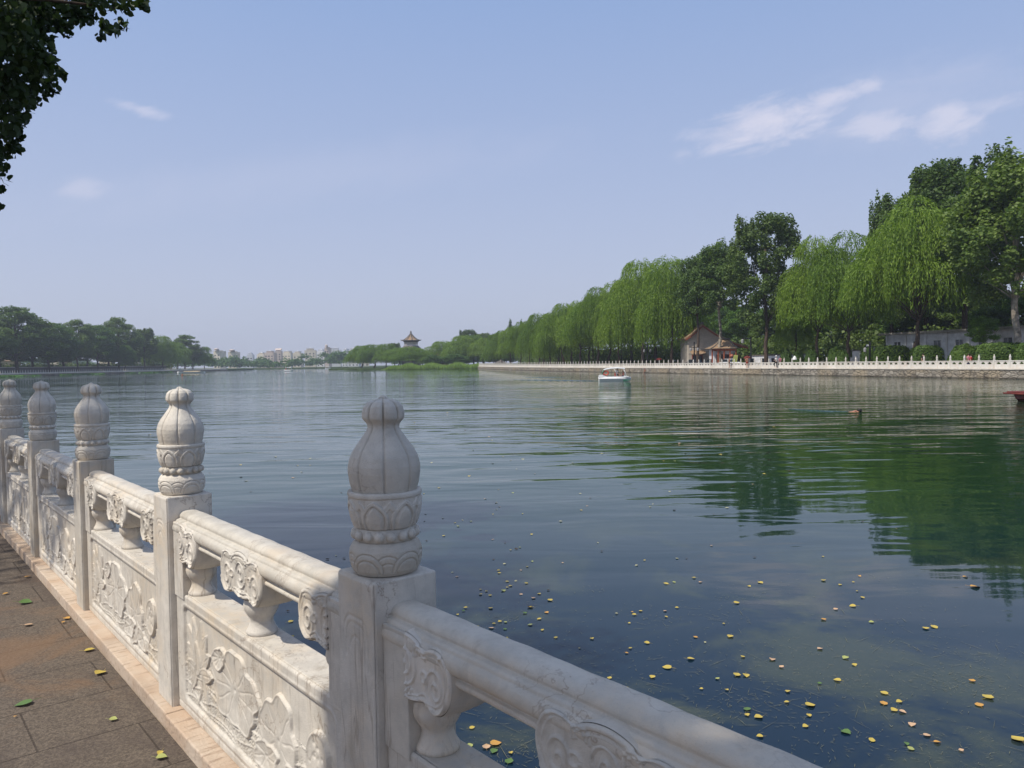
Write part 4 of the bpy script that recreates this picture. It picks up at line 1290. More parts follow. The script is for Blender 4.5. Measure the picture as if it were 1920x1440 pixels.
# grey gabled house (gable end faces the lake)
gb = on_right(1318, 6); yg = gb.y
xl = at_y(1291, 660, yg).x; xr = at_y(1377, 660, yg).x; Wg = xr - xl
root = empty('gabled_house', (xl, yg, .9), -.06)
tag(root, 'grey brick house whose gable with red bargeboards faces the lake', 'house')
pk = ztop(1317, 611, yg) - .9; ev = ztop(1290, 632, yg) - .9
xp = at_y(1316, 611, yg).x - xl
mb = MB(); mb.prismY([(0, -.2), (Wg, -.2), (Wg, ev * .80), (xp, pk - .15), (0, ev)], 0, 9); mb.build('wall', M_GBRICK, root)
def slope_curve(x0_, z0_, x1_, z1_, sag, n=8):
    return [(x0_ + (x1_ - x0_) * t, z0_ + (z1_ - z0_) * t - sag * math.sin(PI * t)) for t in np.linspace(0, 1, n)]
lf = slope_curve(-.6, ev - .35, xp, pk + .1, .22); rt = slope_curve(xp, pk + .1, Wg + 2.2, ev * .80 - .95, .55)
up = lf + rt[1:]
for nm, mat_, dz0, dz1, y0_, y1_ in (('roof', M_TILE, .0, .22, -.45, 9.4), ('bargeboard', M_REDO, -.30, .02, -.52, -.46)):
    mb = MB()
    poly = [(x, z + dz1) for x, z in up] + [(x, z + dz0) for x, z in reversed(up)]
    for i in range(len(up) - 1):
        (xa, za), (xb, zb) = up[i], up[i + 1]
        mb.prismY([(xa, za + dz0), (xb, zb + dz0), (xb, zb + dz1), (xa, za + dz1)], y0_, y1_)
    o = mb.build(nm, mat_, root)
mb = MB(); mb.prismX([(-.6, pk + .30), (.0, pk + .30), (9.3, pk + .30), (9.3, pk + .60), (-.6, pk + .68)], xp - .14, xp + .14); mb.build('ridge', M_TILEG, root)
mb = MB(); mb.box(-.03, Wg + .03, -.05, 0, 2.55, 2.72); mb.build('brick_course', M_CAPSTONE, root)
# open lean-to porch in front of the gable left side
mb = MB(); mb.prismX([(-1.4, 2.35), (0, 3.0), (0, 3.12), (-1.4, 2.47)], .3, 2.9); mb.build('porch_roof', M_TILE, root)
mb = MB(); mb.box(.6, 2.5, -.06, 0, 0, 2.3); d_ = mb.build('door', M_REDW, root)
mb = MB(); mb.box(.7, 1.5, -.075, -.062, .9, 2.1); mb.box(1.6, 2.4, -.075, -.062, .9, 2.1); mb.build('pane', M_GLASS, d_)
# hall with brown tiled hip roof beside it
yh = on_right(1362, 5).y
xa = at_y(1334, 660, yh).x; xb = at_y(1379, 660, yh).x
root = empty('tiled_hall', (xa, yh, .9), -.05); tag(root, 'small lakeside hall with a brown hipped tile roof and red columns', 'house')
Wh = xb - xa; eh = ztop(1345, 652, yh) - .9; rh = ztop(1375, 636, yh) - .9
mb = MB(); mb.box(.5, Wh - .4, .6, 4.4, -.2, eh - .1); mb.build('wall', M_WALLG, root)
mb = MB()
e = [(-.2, -.5, eh - .12), (Wh + .3, -.5, eh - .12), (Wh + .3, 5.2, eh - .12), (-.2, 5.2, eh - .12)]
r0_, r1_ = (2.0, 2.3, rh), (Wh - .6, 2.3, rh)
n = 6
def lerp(a, b, t): return tuple(a[i] + (b[i] - a[i]) * t for i in range(3))
rows = []
for i in range(n + 1):
    t = i / n; sg = -.22 * math.sin(PI * t)
    q = [lerp(e[0], r0_, t), lerp(e[1], r1_, t), lerp(e[2], r1_, t), lerp(e[3], r0_, t)]
    rows.append([(x, y, z + sg) for x, y, z in q])
V = [p for r_ in rows for p in r_]
mb._add(V, [(i * 4 + k, i * 4 + (k + 1) % 4, (i + 1) * 4 + (k + 1) % 4, (i + 1) * 4 + k) for i in range(n) for k in range(4)] + [(3, 2, 1, 0)])
rf = mb.build('roof', M_TILE, root)
mb = MB()
for k in range(4): mb.tube([rows[i][k] for i in range(n + 1)], .12, 6)
mb.tube([(r0_[0] - .2, 2.3, rh + .12), (r1_[0] + .2, 2.3, rh + .12)], .16, 6); mb.build('ridge', M_TILEG, rf)
for i in range(5):
    mb = MB(); q = .1 + i * (Wh - .1) / 4; mb.lathe([(.15, 0), (.13, .1), (.13, eh - .2)], 12, (q, -.15, 0)); mb.build('column', M_REDO, root)
mb = MB(); mb.box(0, Wh + .1, -.22, -.06, eh - .55, eh - .2); mb.build('beam', M_REDO, root)
for i in range(3): win(root, 1.5 + i * 1.35, .6, .7, 1.0, 1.5, M_REDO, 2)
# small kiosk and wall further right
kb = on_right(1420, 9)
root = empty('garden_wall', (kb.x, kb.y, .9), ang); tag(root, 'low pale garden wall with dark openings behind the big poplar trunk', 'wall')
mb = MB(); mb.box(-3, 13, 0, .3, -.2, 1.9); mb.build('wall', M_WALLG, root)
mb = MB(); mb.box(-3.1, 13.1, -.12, .42, 1.9, 2.1); mb.build('coping', M_TILEG, root)
for i in range(5):
    mb = MB(); mb.box(-2 + i * 3, -.7 + i * 3, -.02, 0, .5, 1.5); mb.build('opening', M_GLASS, root)

# lantern pavilion tower above the island trees
pD = 420.; pc = at_y(771, 660, pD)
root = empty('pavilion_tower', (pc.x, pD, .8), .25); tag(root, 'round topped pavilion with ochre conical tiled roof rising above the island willows', 'pavilion')
ze = ztop(771, 638.5, pD) - .8; zt = ztop(771, 626, pD) - .8; zf = ztop(771, 620.5, pD) - .8
n = 8
def conroof(z0_, r0, z1_, r1, mbx, seg=8, rows_=8):
    pr = []
    for i in range(rows_ + 1):
        t = i / rows_; pr.append((r0 + (r1 - r0) * t ** .72, z0_ + (z1_ - z0_) * t ** 1.25))
    mbx.lathe([(r0 - .5, z0_ - .25)] + pr, seg, smooth=False)
    return pr
mb = MB(); pr = conroof(ze, 5.0, zt, .35, mb); r1 = mb.build('roof', M_TILE, root)
mb = MB()
for k in range(8):
    t = 2 * PI * k / 8; mb.tube([(r * math.cos(t), r * math.sin(t), z + .10) for r, z in pr] , .24, 6)
    mb.tube([(r * math.cos(t), r * math.sin(t), z) for r, z in [(5.0, ze + .05), (5.35, ze + .22), (5.6, ze + .5)]], .2, 6)
    t2 = 2 * PI * (k + 1) / 8
    mb.tube([(5.0 * math.cos(t), 5.0 * math.sin(t), ze), (5.0 * math.cos(t2), 5.0 * math.sin(t2), ze)], .22, 6)
mb.build('hip_ridge', M_TILEG, r1)
mb = MB(); mb.lathe([(.4, zt - .2), (.55, zt + .2), (.35, zt + .5), (.5, zt + .9), (.32, zt + 1.3), (.18, zf), (.01, zf + .1)], 12); mb.build('finial', M_TILEG, root)
mb = MB(); mb.lathe([(3.7, ze - 2.3), (3.7, ze - .2)], 8, smooth=False); mb.build('upper_wall', M_GBRICK, root)
mb = MB(); mb.lathe([(3.95, ze - .9), (4.3, ze - .25)], 8, smooth=False); mb.build('bracket_frieze', M_TILEG, root)
mb = MB(); conroof(ze - 4.0, 5.6, ze - 2.6, 3.8, mb); mb.build('lower_roof', M_TILEG, root)
mb = MB(); mb.lathe([(5.2, 0), (5.2, ze - 4.4)], 8, smooth=False); mb.build('lower_wall', M_TILEG, root)
for k in range(8):
    t = 2 * PI * k / 8; mb = MB(); mb.lathe([(.28, 0), (.24, ze - 4.5)], 10, (6.0 * math.cos(t), 6.0 * math.sin(t), 0)); mb.build('column', M_TILEG, root)

# pale garden building seen through the island trees
q = at_y(824, 665, 372.)
root = empty('garden_pavilion', (q.x, 372., .75), .2); tag(root, 'cream walled building with tan roof glimpsed between the island willows', 'building')
mb = MB(); mb.box(-4.5, 3.2, 0, 5, -.1, 5.0); mb.build('wall', M_CREAM, root)
mb = MB(); mb.prismX([(-.8, 5.0), (2.5, 6.7), (5.8, 5.0)], -5.2, 3.8); mb.build('roof', M_TILE, root)
mb = MB(); mb.box(3.2, 4.4, 1, 4, -.1, 8.0); mb.build('chimney_wall', M_CREAM, root)
for i in range(3): win(root, -3 + i * 2.2, 0, 1.3, 1.0, 2.0, M_REDW, 1)
# boat house at the end of the right bank
q = at_y(911, 678, 292.)
root = empty('boat_pavilion', (q.x + 5, 336., .85), -.2); root.scale = (.85, .85, .8); tag(root, 'small dark waterside pavilion with a curved roof at the far end of the right bank', 'pavilion')
mb = MB(); mb.box(-2.4, 2.4, -1.4, 1.4, 0, 1.9)
mb.build('wall', M_BLACK, root)
mb = MB(); mb.box(-2.5, 2.5, -1.46, -1.41, 1.3, 1.6); mb.build('frieze', M_CREAM, root)
mb = MB(); V = []
for i in range(6):
    t = i / 5; V += [(x * (1 - t) ** 1.2 * 3.4 if x else 0, y * 2.2 * (1 - t) ** 1.2, 1.9 + 1.9 * t ** 1.3) for x, y in ((-1, -1), (1, -1), (1, 1), (-1, 1))]
mb._add(V, [(i * 4 + k, i * 4 + (k + 1) % 4, (i + 1) * 4 + (k + 1) % 4, (i + 1) * 4 + k) for i in range(5) for k in range(4)] + [(3, 2, 1, 0)]); mb.build('roof', M_TILEG, root)
# left bank: long dark wall, low buildings, umbrella
root = empty('park_wall', (-212, 270, .9), rad(88)); tag(root, 'long dark grey park wall with a pale coping behind the left balustrade', 'wall')
mb = MB(); mb.box(-20, 190, 0, .5, 0, 2.6); mb.build('wall', flat('dark_grey_wall', (.13, .12, .12), .9, .1), root)
mb = MB(); mb.box(-20, 190, -.2, .7, 2.6, 2.85); mb.build('coping', M_CAPSTONE, root)
for (u, v0, v1, w, D, m_, lab) in ((100, 660, 676, 14, 352, M_CREAM, 'cream low building glimpsed left of the middle of the left bank'), (118, 668, 678, 10, 356, M_TANW, 'tan low building right of the cream one on the left bank'),
                               (8, 672, 690, 26, 318, M_TANW, 'yellowish kiosk at the left edge under the trees'), (196, 663, 680, 16, 380, M_CREAM, 'pale building between trunks in the middle of the left bank'),
                               (256, 664, 681, 14, 410, M_WALLW, 'white wall fragment behind the small bright tree')):
    D *= 1.16; q = at_y(u, v0 + 3, D); w *= 1.3
    root = empty('low_building', (q.x, D, .9), .1); tag(root, lab, 'building')
    W_ = w * D / F; hh = q.z - .9
    mb = MB(); mb.box(-W_ / 2, W_ / 2, 0, 6, -.1, hh - .5); mb.build('wall', m_, root)
    mb = MB(); mb.prismX([(-.6, hh - .5), (3, hh + .6), (6.6, hh - .5)], -W_ / 2 - .5, W_ / 2 + .5); mb.build('roof', M_TILE, root)
    for i in range(2): win(root, (-.25 + .5 * i) * W_, 0, 1.0, W_ * .18, 1.3, M_WALLW, 1)
# far city blocks
FARB = [(406, 653, 13, 'c', 1), (435, 655, 15, 'c', 1), (468, 660.5, 10, 'g', 0), (488, 660, 14, 'c', 0), (504, 656.5, 17, 'p', 0), (521, 653, 11, 'p', 2), (536, 657, 18, 'c', 0), (556, 657.5, 14, 'c', 0),
        (581, 651.5, 20, 'c', 0), (600, 654, 15, 'w', 0), (612, 646, 8, 'p', 1), (628, 651, 21, 'w', 0), (646, 653, 10, 'g', 0), (662, 651.5, 20, 'w', 0), (684, 655, 14, 'c', 0)]
mm = {'c': M_CREAM, 'p': M_PINKB, 'w': M_WALLW, 'g': M_WALLG}
for i, (u, v, w, cc, kind) in enumerate(FARB):
    D = 900. + (i * 37) % 120
    q = at_y(u, v, D); W_ = w * D / F; hh = q.z - .8
    root = empty('apartment_block', (q.x, D, .8), (i % 3 - 1) * .15)
    nm = (ordn + ['fourteenth', 'fifteenth'])[i]
    tag(root, {'c': 'cream', 'p': 'rosy', 'w': 'white', 'g': 'grey'}[cc] + ' city block on the hazy skyline beyond the lake, ' + nm + ' from the left', 'building', 'city blocks on the skyline')
    mb = MB(); mb.box(-W_ / 2, W_ / 2, 0, 14, 0, hh * .86); mb.box(-W_ * .33, W_ * .28, 2, 11, hh * .86, hh * (.94 if kind == 0 else .90)); mb.build('wall', mm[cc], root)
    mb = MB()
    if kind == 1: mb.lathe([(W_ * .36, hh * .90), (W_ * .34, hh * .94), (W_ * .38, hh * .95), (W_ * .22, hh * .99), (.1, hh)], 12)
    elif kind == 2: mb.prismX([(0, hh * .90), (6, hh), (12, hh * .90)], -W_ * .5, W_ * .5)
    else: mb.box(-W_ * .36, W_ * .31, 1.5, 11.5, hh * .94, hh * .965); mb.box(-W_ * .12, W_ * .1, 4, 8, hh * .965, hh)
    mb.build('roof', M_PINKB if kind else M_WALLG, root)
    nf = max(2, int(hh / 3.4)); nc_ = max(2, int(W_ / 3.6))
    for f_ in range(nf - 4 if nf > 6 else 0, nf - 1):
        mb = MB(); z_ = (f_ + .3) * hh * .86 / nf
        for c_ in range(nc_):
            xq = -W_ / 2 + (c_ + .5) * W_ / nc_; mb.box(xq - .8, xq + .8, -.06, -.01, z_, z_ + 1.5)
        mb.build('window_row', M_GLASS, root)

# ------------------------------------------------------------------ lamps, signs, parasols
def lamp(u, off, vtop, label, kind=0):
    b = on_right(u, off); h = ztop(u, vtop, b.y) - .9
    root = empty('street_lamp', (b.x, b.y, .9), 0); tag(root, label, 'street lamp')
    mb = MB(); mb.box(-.09, .09, -.09, .09, .25, h); mb.lathe([(.2, 0), (.18, .3), (.1, .34)], 12); mb.build('pole', M_BLACK, root)
    if kind == 0:
        mb = MB(); mb.box(-.75, .75, -.05, .05, h * .78, h * .78 + .1); mb.build('crossbar', M_BLACK, root)
        for s in (-1, 1):
            mb = MB(); mb.lathe([(.05, h * .78 - .62), (.17, h * .78 - .55), (.2, h * .78 - .15), (.04, h * .78)], 8, (s * .62, 0, 0), False); mb.build('lantern', M_CGREY, root)
    else:
        mb = MB(); mb.box(-1.6, .0, -.05, .05, h * .94, h * .94 + .12); mb.box(-1.5, 0, -.04, .04, h * .74, h * .74 + .06); mb.build('crossbar', M_BLACK, root)
        mb = MB(); mb.lathe([(.08, h * .94 - .7), (.2, h * .94 - .6), (.22, h * .94 - .15), (.05, h * .94)], 8, (-1.3, 0, 0), False); mb.build('lantern', M_CGREY, root)
lamp(1302, 2.5, 641, 'black street lamp with two lanterns before the grey gable', 0)
lamp(1408, 4, 632, 'black street lamp with a one sided arm, left of the big poplar trunk', 1)
lamp(1631, 4, 640, 'thin black lamp post in front of the whitewashed wall', 0)
lamp(1214, 3, 645, 'black street lamp half hidden by willow curtains', 0)
b = on_right(1378, 1.3)
root = empty('notice_board', (b.x, b.y, .9), .1); tag(root, 'tilted yellow green notice board propped behind the balustrade', 'sign')
mb = MB(); mb.prismY([(-.42, 1.0), (.30, .95), (.50, 2.05), (-.14, 2.12)], -.04, .0); bd = mb.build('board', M_SIGN, root)
mb = MB()
for i, (x0_, x1_) in enumerate(((-.2, .25), (-.16, .3), (-.18, .2), (-.12, .32))): mb.box(x0_, x1_, -.048, -.042, 1.75 - i * .19, 1.80 - i * .19)
mb.build('printed_lines', flat('faded_green_print', (.35, .45, .10)), bd)
for s in (-.3, .3):
    mb = MB(); mb.tube([(s, .02, 0), (s + .08, .02, 1.4)], .03, 6); mb.build('leg', M_BLACK, root)
def parasol(u, off, vtop, wpx, m, label, dome=.3, name='parasol'):
    b = on_right(u, off); h = ztop(u, vtop, b.y) - .9; R_ = wpx * b.y / F / 2
    root = empty(name, (b.x, b.y, .9), 0); tag(root, label, 'parasol')
    mb = MB(); mb.tube([(0, 0, 0), (0, 0, h)], .03, 8); mb.build('pole', M_BLACK, root)
    mb = MB(); mb.lathe([(R_, h - dome - .12), (R_, h - dome), (R_ * .6, h - dome * .35), (.03, h)], 8, smooth=False); mb.build('canopy', m, root)
    mb = MB(); mb.lathe([(.3, 0), (.28, .08), (.05, .12)], 12); mb.build('base', M_BLACK, root)
parasol(1401, 1.6, 667, 13, M_CPAR, 'open maroon parasol right of the notice board')
parasol(1490, 1.5, 667, 8, M_CWHITE, 'small white parasol just behind the balustrade left of the clipped bush', .45)
parasol(1372, 2.5, 663.5, 8, M_REDO, 'small orange red parasol beside the notice board')
parasol(1236, 3.0, 671, 12, M_CPAR, 'low maroon parasol under the willow row')

# parked cars behind the balustrade
def car(u, off, m, label, L=4.4):
    b = on_right(u, off)
    root = empty('parked_car', (b.x, b.y, .9), dirR + PI); tag(root, label, 'car', 'cars parked behind the balustrade')
    pr = [(-2.2, .35), (-2.2, .75), (-1.95, .95), (-1.3, 1.0), (1.0, .98), (1.9, .85), (2.2, .62), (2.2, .35)]
    mb = MB(); mb.prismY(pr, -.85, .85); mb.build('body', m, root)
    mb = MB(); mb.prismY([(-1.7, .97), (-1.25, 1.42), (.35, 1.45), (1.1, .97)], -.72, .72); cb = mb.build('windows', M_GLASS, root)
    mb = MB(); mb.prismY([(-1.22, 1.42), (-1.1, 1.48), (.2, 1.5), (.36, 1.45)], -.68, .68); mb.build('roof', m, root)
    for x in (-1.35, 1.35):
        for y in (-.8, .8):
            mb = MB(); mb.tube([(x, y - .1, .33), (x, y + .1, .33)], .33, 16); wl_ = mb.build('wheel', M_BLACK, root)
            mb = MB(); mb.tube([(x, y - .11, .33), (x, y + .11, .33)], .18, 12); mb.build('rim', M_WALLG, wl_)
M_CARD = flat('dark_car_paint', (.02, .025, .04), .15, .6, .05, 1.)
M_CARW = flat('white_car_paint', (.75, .75, .75), .2, .6, .05, 1.)
car(1300, 4, M_CARD, 'dark blue car parked in front of the grey gable')
car(1366, 4.3, M_CARW, 'white car parked beside the notice board')
car(1336, 4.6, M_CARD, 'dark car parked before the tiled hall')

# ------------------------------------------------------------------ people
DG = None
def skin_mesh(name, chains, m, sub=2):
    """chains: list of [(x,y,z,r), ...]; first chain holds the root vertex; chains that share a start point join"""
    V = []; E = []; R_ = []; key = {}
    def vid(p):
        k = tuple(round(c, 4) for c in p[:3])
        if k not in key:
            key[k] = len(V); V.append(p[:3]); R_.append(p[3])
        return key[k]
    for ch in chains:
        ids = [vid(p) for p in ch]
        E += list(zip(ids[:-1], ids[1:]))
    me = bpy.data.meshes.new(name); me.from_pydata(V, E, [])
    ob = bpy.data.objects.new('tmp_body', me); COL.objects.link(ob)
    md = ob.modifiers.new('skin', 'SKIN')
    for i, sv in enumerate(me.skin_vertices[0].data):
        sv.radius = (R_[i], R_[i]); sv.use_root = (i == 0)
    md.use_smooth_shade = True
    s = ob.modifiers.new('sub', 'SUBSURF'); s.levels = sub; s.render_levels = sub
    dg = bpy.context.evaluated_depsgraph_get()
    out = bpy.data.meshes.new_from_object(ob.evaluated_get(dg)); out.name = name
    bpy.data.objects.remove(ob); bpy.data.meshes.remove(me)
    out.materials.clear(); out.materials.append(m)
    out.polygons.foreach_set('use_smooth', [True] * len(out.polygons))
    return out
def person(loc, rz, J, label, skin, clothes, hair=M_HAIR, hat=None, group=None, prop=1.0):
    """J: joint positions in metres, facing -y; clothes: list of (name, material, [chains of joint names], extra radius)"""
    root = empty('person', loc, rz); root.scale = (prop,) * 3; tag(root, label, 'person', group)
    r = dict(pel=.115, wai=.105, che=.125, nec=.048, hd0=.062, hd1=.088, hd2=.07, sL=.058, sR=.058, eL=.040, eR=.040, wL=.028, wR=.028, hL=.032, hR=.032, fL=.018, fR=.018,
             pL=.085, pR=.085, kL=.056, kR=.056, aL=.036, aR=.036, tL=.034, tR=.034)
    P = {k: (*v, r[k]) for k, v in J.items()}
    ch = [['pel', 'wai', 'che', 'nec', 'hd0', 'hd1', 'hd2'], ['che', 'sL', 'eL', 'wL', 'hL', 'fL'], ['che', 'sR', 'eR', 'wR', 'hR', 'fR'], ['pel', 'pL', 'kL', 'aL', 'tL'], ['pel', 'pR', 'kR', 'aR', 'tR']]
    link('body', skin_mesh('body', [[P[k] for k in c if k in P] for c in ch], skin), root)
    for nm, m, cs, ex in clothes:
        cc = []
        for c in cs:
            q = []
            for k in c:
                if isinstance(k, tuple):       # (a, b, t): point part of the way along a limb
                    a, b, t = k; q.append(tuple(P[a][i] * (1 - t) + P[b][i] * t for i in range(4)))
                else: q.append(P[k])
            cc.append([(x, y, z, rr + ex) for x, y, z, rr in q])
        link(nm, skin_mesh(nm, cc, m), root)
    h = Vector(J['hd1'])
    mb = MB(); mb.ball((h.x, h.y + .018, h.z + .035), .100, 12, (.92, 1.0, .92)); 
    link('hair', mb.mesh('hair', hair), root)
    if hat:
        mb = MB(); mb.lathe([(.17, h.z + .07), (.165, h.z + .085), (.105, h.z + .09), (.10, h.z + .15), (.06, h.z + .18), (.001, h.z + .185)], 16, (h.x, h.y, 0)); link('hat', mb.mesh('hat', hat), root)
    return root
def stand(armL=None, armR=None, dx=0.):
    J = dict(pel=(0, 0, .92), wai=(0, 0, 1.06), che=(0, .01, 1.28), nec=(0, 0, 1.45), hd0=(0, -.01, 1.53), hd1=(0, -.015, 1.61), hd2=(0, -.01, 1.68),
             sL=(.19, .01, 1.37), eL=(.24, .03, 1.10), wL=(.23, -.06, .87), hL=(.23, -.08, .80), fL=(.22, -.10, .72), sR=(-.19, .01, 1.37), eR=(-.24, .03, 1.10), wR=(-.23, -.06, .87), hR=(-.23, -.08, .80), fR=(-.22, -.10, .72),
             pL=(.09, 0, .86), kL=(.11, -.02, .48), aL=(.11, .02, .08), tL=(.12, -.15, .03), pR=(-.09, 0, .86), kR=(-.11, -.02, .48), aR=(-.11, .02, .08), tR=(-.12, -.15, .03))
    return J
def sit(dz=0., kn=.42):
    """seated with pelvis near z=dz+.1, shins hanging forward (-y)"""
    J = dict(pel=(0, 0, .12), wai=(0, .01, .26), che=(0, -.01, .48), nec=(0, -.03, .65), hd0=(0, -.05, .73), hd1=(0, -.06, .81), hd2=(0, -.055, .88),
             sL=(.19, 0, .57), eL=(.25, -.05, .32), wL=(.16, -.26, .22), hL=(.13, -.33, .21), fL=(.11, -.40, .20), sR=(-.19, 0, .57), eR=(-.25, -.05, .32), wR=(-.16, -.26, .22), hR=(-.13, -.33, .21), fR=(-.11, -.40, .20),
             pL=(.10, -.06, .10), kL=(.13, -kn, .12), aL=(.12, -kn - .04, -.30), tL=(.12, -kn - .18, -.36), pR=(-.10, -.06, .10), kR=(-.13, -kn, .12), aR=(-.12, -kn - .04, -.30), tR=(-.12, -kn - .18, -.36))
    return {k: (x, y, z + dz) for k, (x, y, z) in J.items()}
SHIRT = [['pel', 'wai', 'che', ('che', 'nec', .6)], ['che', 'sL', ('sL', 'eL', .6)], ['che', 'sR', ('sR', 'eR', .6)]]
TRUNKS = [[('pel', 'wai', .5), 'pel'], ['pel', 'pL', ('pL', 'kL', .45)], ['pel', 'pR', ('pR', 'kR', .45)]]
LONG = [[('pel', 'wai', .5), 'pel'], ['pel', 'pL', 'kL', ('kL', 'aL', .92)], ['pel', 'pR', 'kR', ('kR', 'aR', .92)]]
DRESS = [['wai', 'pel'], ['pel', 'pL', 'kL', ('kL', 'aL', .5)], ['pel', 'pR', 'kR', ('kR', 'aR', .5)]]
# swimmers on the capstone ledge outside the balustrade (they face the water)
face_w = dirR + PI / 2 + PI            # -y of the figure looks over the water
def ledge(u, z=.962, off=-.42): b = on_right(u, off); return (b.x, b.y, z)
person(ledge(1367.5), face_w + .9, stand(), 'sunburnt swimmer in dark trunks standing on the ledge outside the balustrade', M_SKIN, [('swim_trunks', M_CBLACK, TRUNKS, .012)])
J = stand(); J.update(eL=(.32, .12, 1.16), wL=(.30, .26, 1.02), hL=(.30, .32, 1.0), fL=(.30, .38, .98), kR=(-.14, -.12, .50), aR=(-.10, .06, .10))
person(ledge(1400.5), face_w - .2, J, 'tanned swimmer leaning back on the balustrade below the maroon parasol', M_SKIN, [('swim_trunks', M_CRED, TRUNKS, .012)])
J = stand(); J.update(kL=(.16, -.30, .62), aL=(.13, -.12, .22), wL=(.10, -.30, 1.10), hL=(.06, -.36, 1.12), fL=(.02, -.40, 1.14))
person(ledge(1455.5), face_w + .2, J, 'person in white shirt and black trousers with white hat outside the balustrade', M_SKIN2, [('shirt', M_CWHITE, SHIRT, .022), ('trousers', M_CBLACK, LONG, .018)], hat=M_CWHITE)
b = on_right(1463, .5)
person((b.x, b.y, .9), face_w, stand(), 'person in a pale pink top behind the balustrade beside the one in white', M_SKIN2, [('shirt', M_CPINK, SHIRT, .022), ('trousers', M_CGREY, LONG, .018)])
b = on_right(1816, 1.4)
person((b.x, b.y, .9), face_w, stand(), 'person in a patterned pink top behind the balustrade in front of the domed hedge', M_SKIN2, [('shirt', M_CPINK, SHIRT, .025), ('trousers', M_CBLUE, LONG, .018)], prop=.94)
b = on_right(1821, 1.5)
person((b.x, b.y, .9), face_w + .4, stand(), 'person in a red top close beside the one in patterned pink', M_SKIN2, [('shirt', M_CRED, SHIRT, .025), ('trousers', M_CBLACK, LONG, .018)], prop=.88)
b = on_right(1731, 1.3)
person((b.x, b.y, .9), face_w, stand(), 'person in black behind the balustrade by the leaning willow trunk', M_SKIN2, [('shirt', M_CBLACK, SHIRT, .022), ('trousers', M_CBLACK, LONG, .018)])
b = on_right(1209, -1.0)
sw = person((b.x, b.y, .05), face_w, sit(), 'red capped swimmer sitting low at the foot of the embankment', M_SKIN, [('swim_trunks', M_CBLACK, TRUNKS, .014)], hair=M_CRED, prop=.8)
# swimmers in the water
def swimmer(p, rz, label, cap=None, prone=True):
    J = dict(pel=(0, .75, -.06), wai=(0, .62, -.03), che=(0, .38, .0), nec=(0, .20, .03), hd0=(0, .12, .06), hd1=(0, .04, .09), hd2=(0, -.03, .10),
             sL=(.19, .30, .02), eL=(.30, .05, .10), wL=(.24, -.20, .04), hL=(.22, -.28, .01), fL=(.20, -.36, -.02), sR=(-.19, .30, .02), eR=(-.34, .45, -.06), wR=(-.30, .68, -.08), hR=(-.30, .76, -.09), fR=(-.29, .84, -.10),
             pL=(.09, .82, -.07), kL=(.12, 1.2, -.05), aL=(.12, 1.6, -.02), tL=(.12, 1.8, -.04), pR=(-.09, .82, -.07), kR=(-.12, 1.2, -.10), aR=(-.12, 1.6, -.12), tR=(-.12, 1.8, -.14))
    return person(p, rz, J, label, M_SKIN, [('swim_trunks', M_CBLACK, TRUNKS, .012)], hair=cap or M_HAIR)
p = at_z(1614, 772, 0.); swimmer((p.x, p.y, -.075), rad(-82) + PI, 'swimmer stretched out in the dark green water before the red boat')
p = at_z(342, 706, 0.); J = sit(); J = {k: (x, y, z + .05) for k, (x, y, z) in J.items()}
person((p.x, p.y, 0.), 0., J, 'lone bather upright in the water off the left bank', M_SKIN, [('swim_trunks', M_CRED, TRUNKS, .012)])

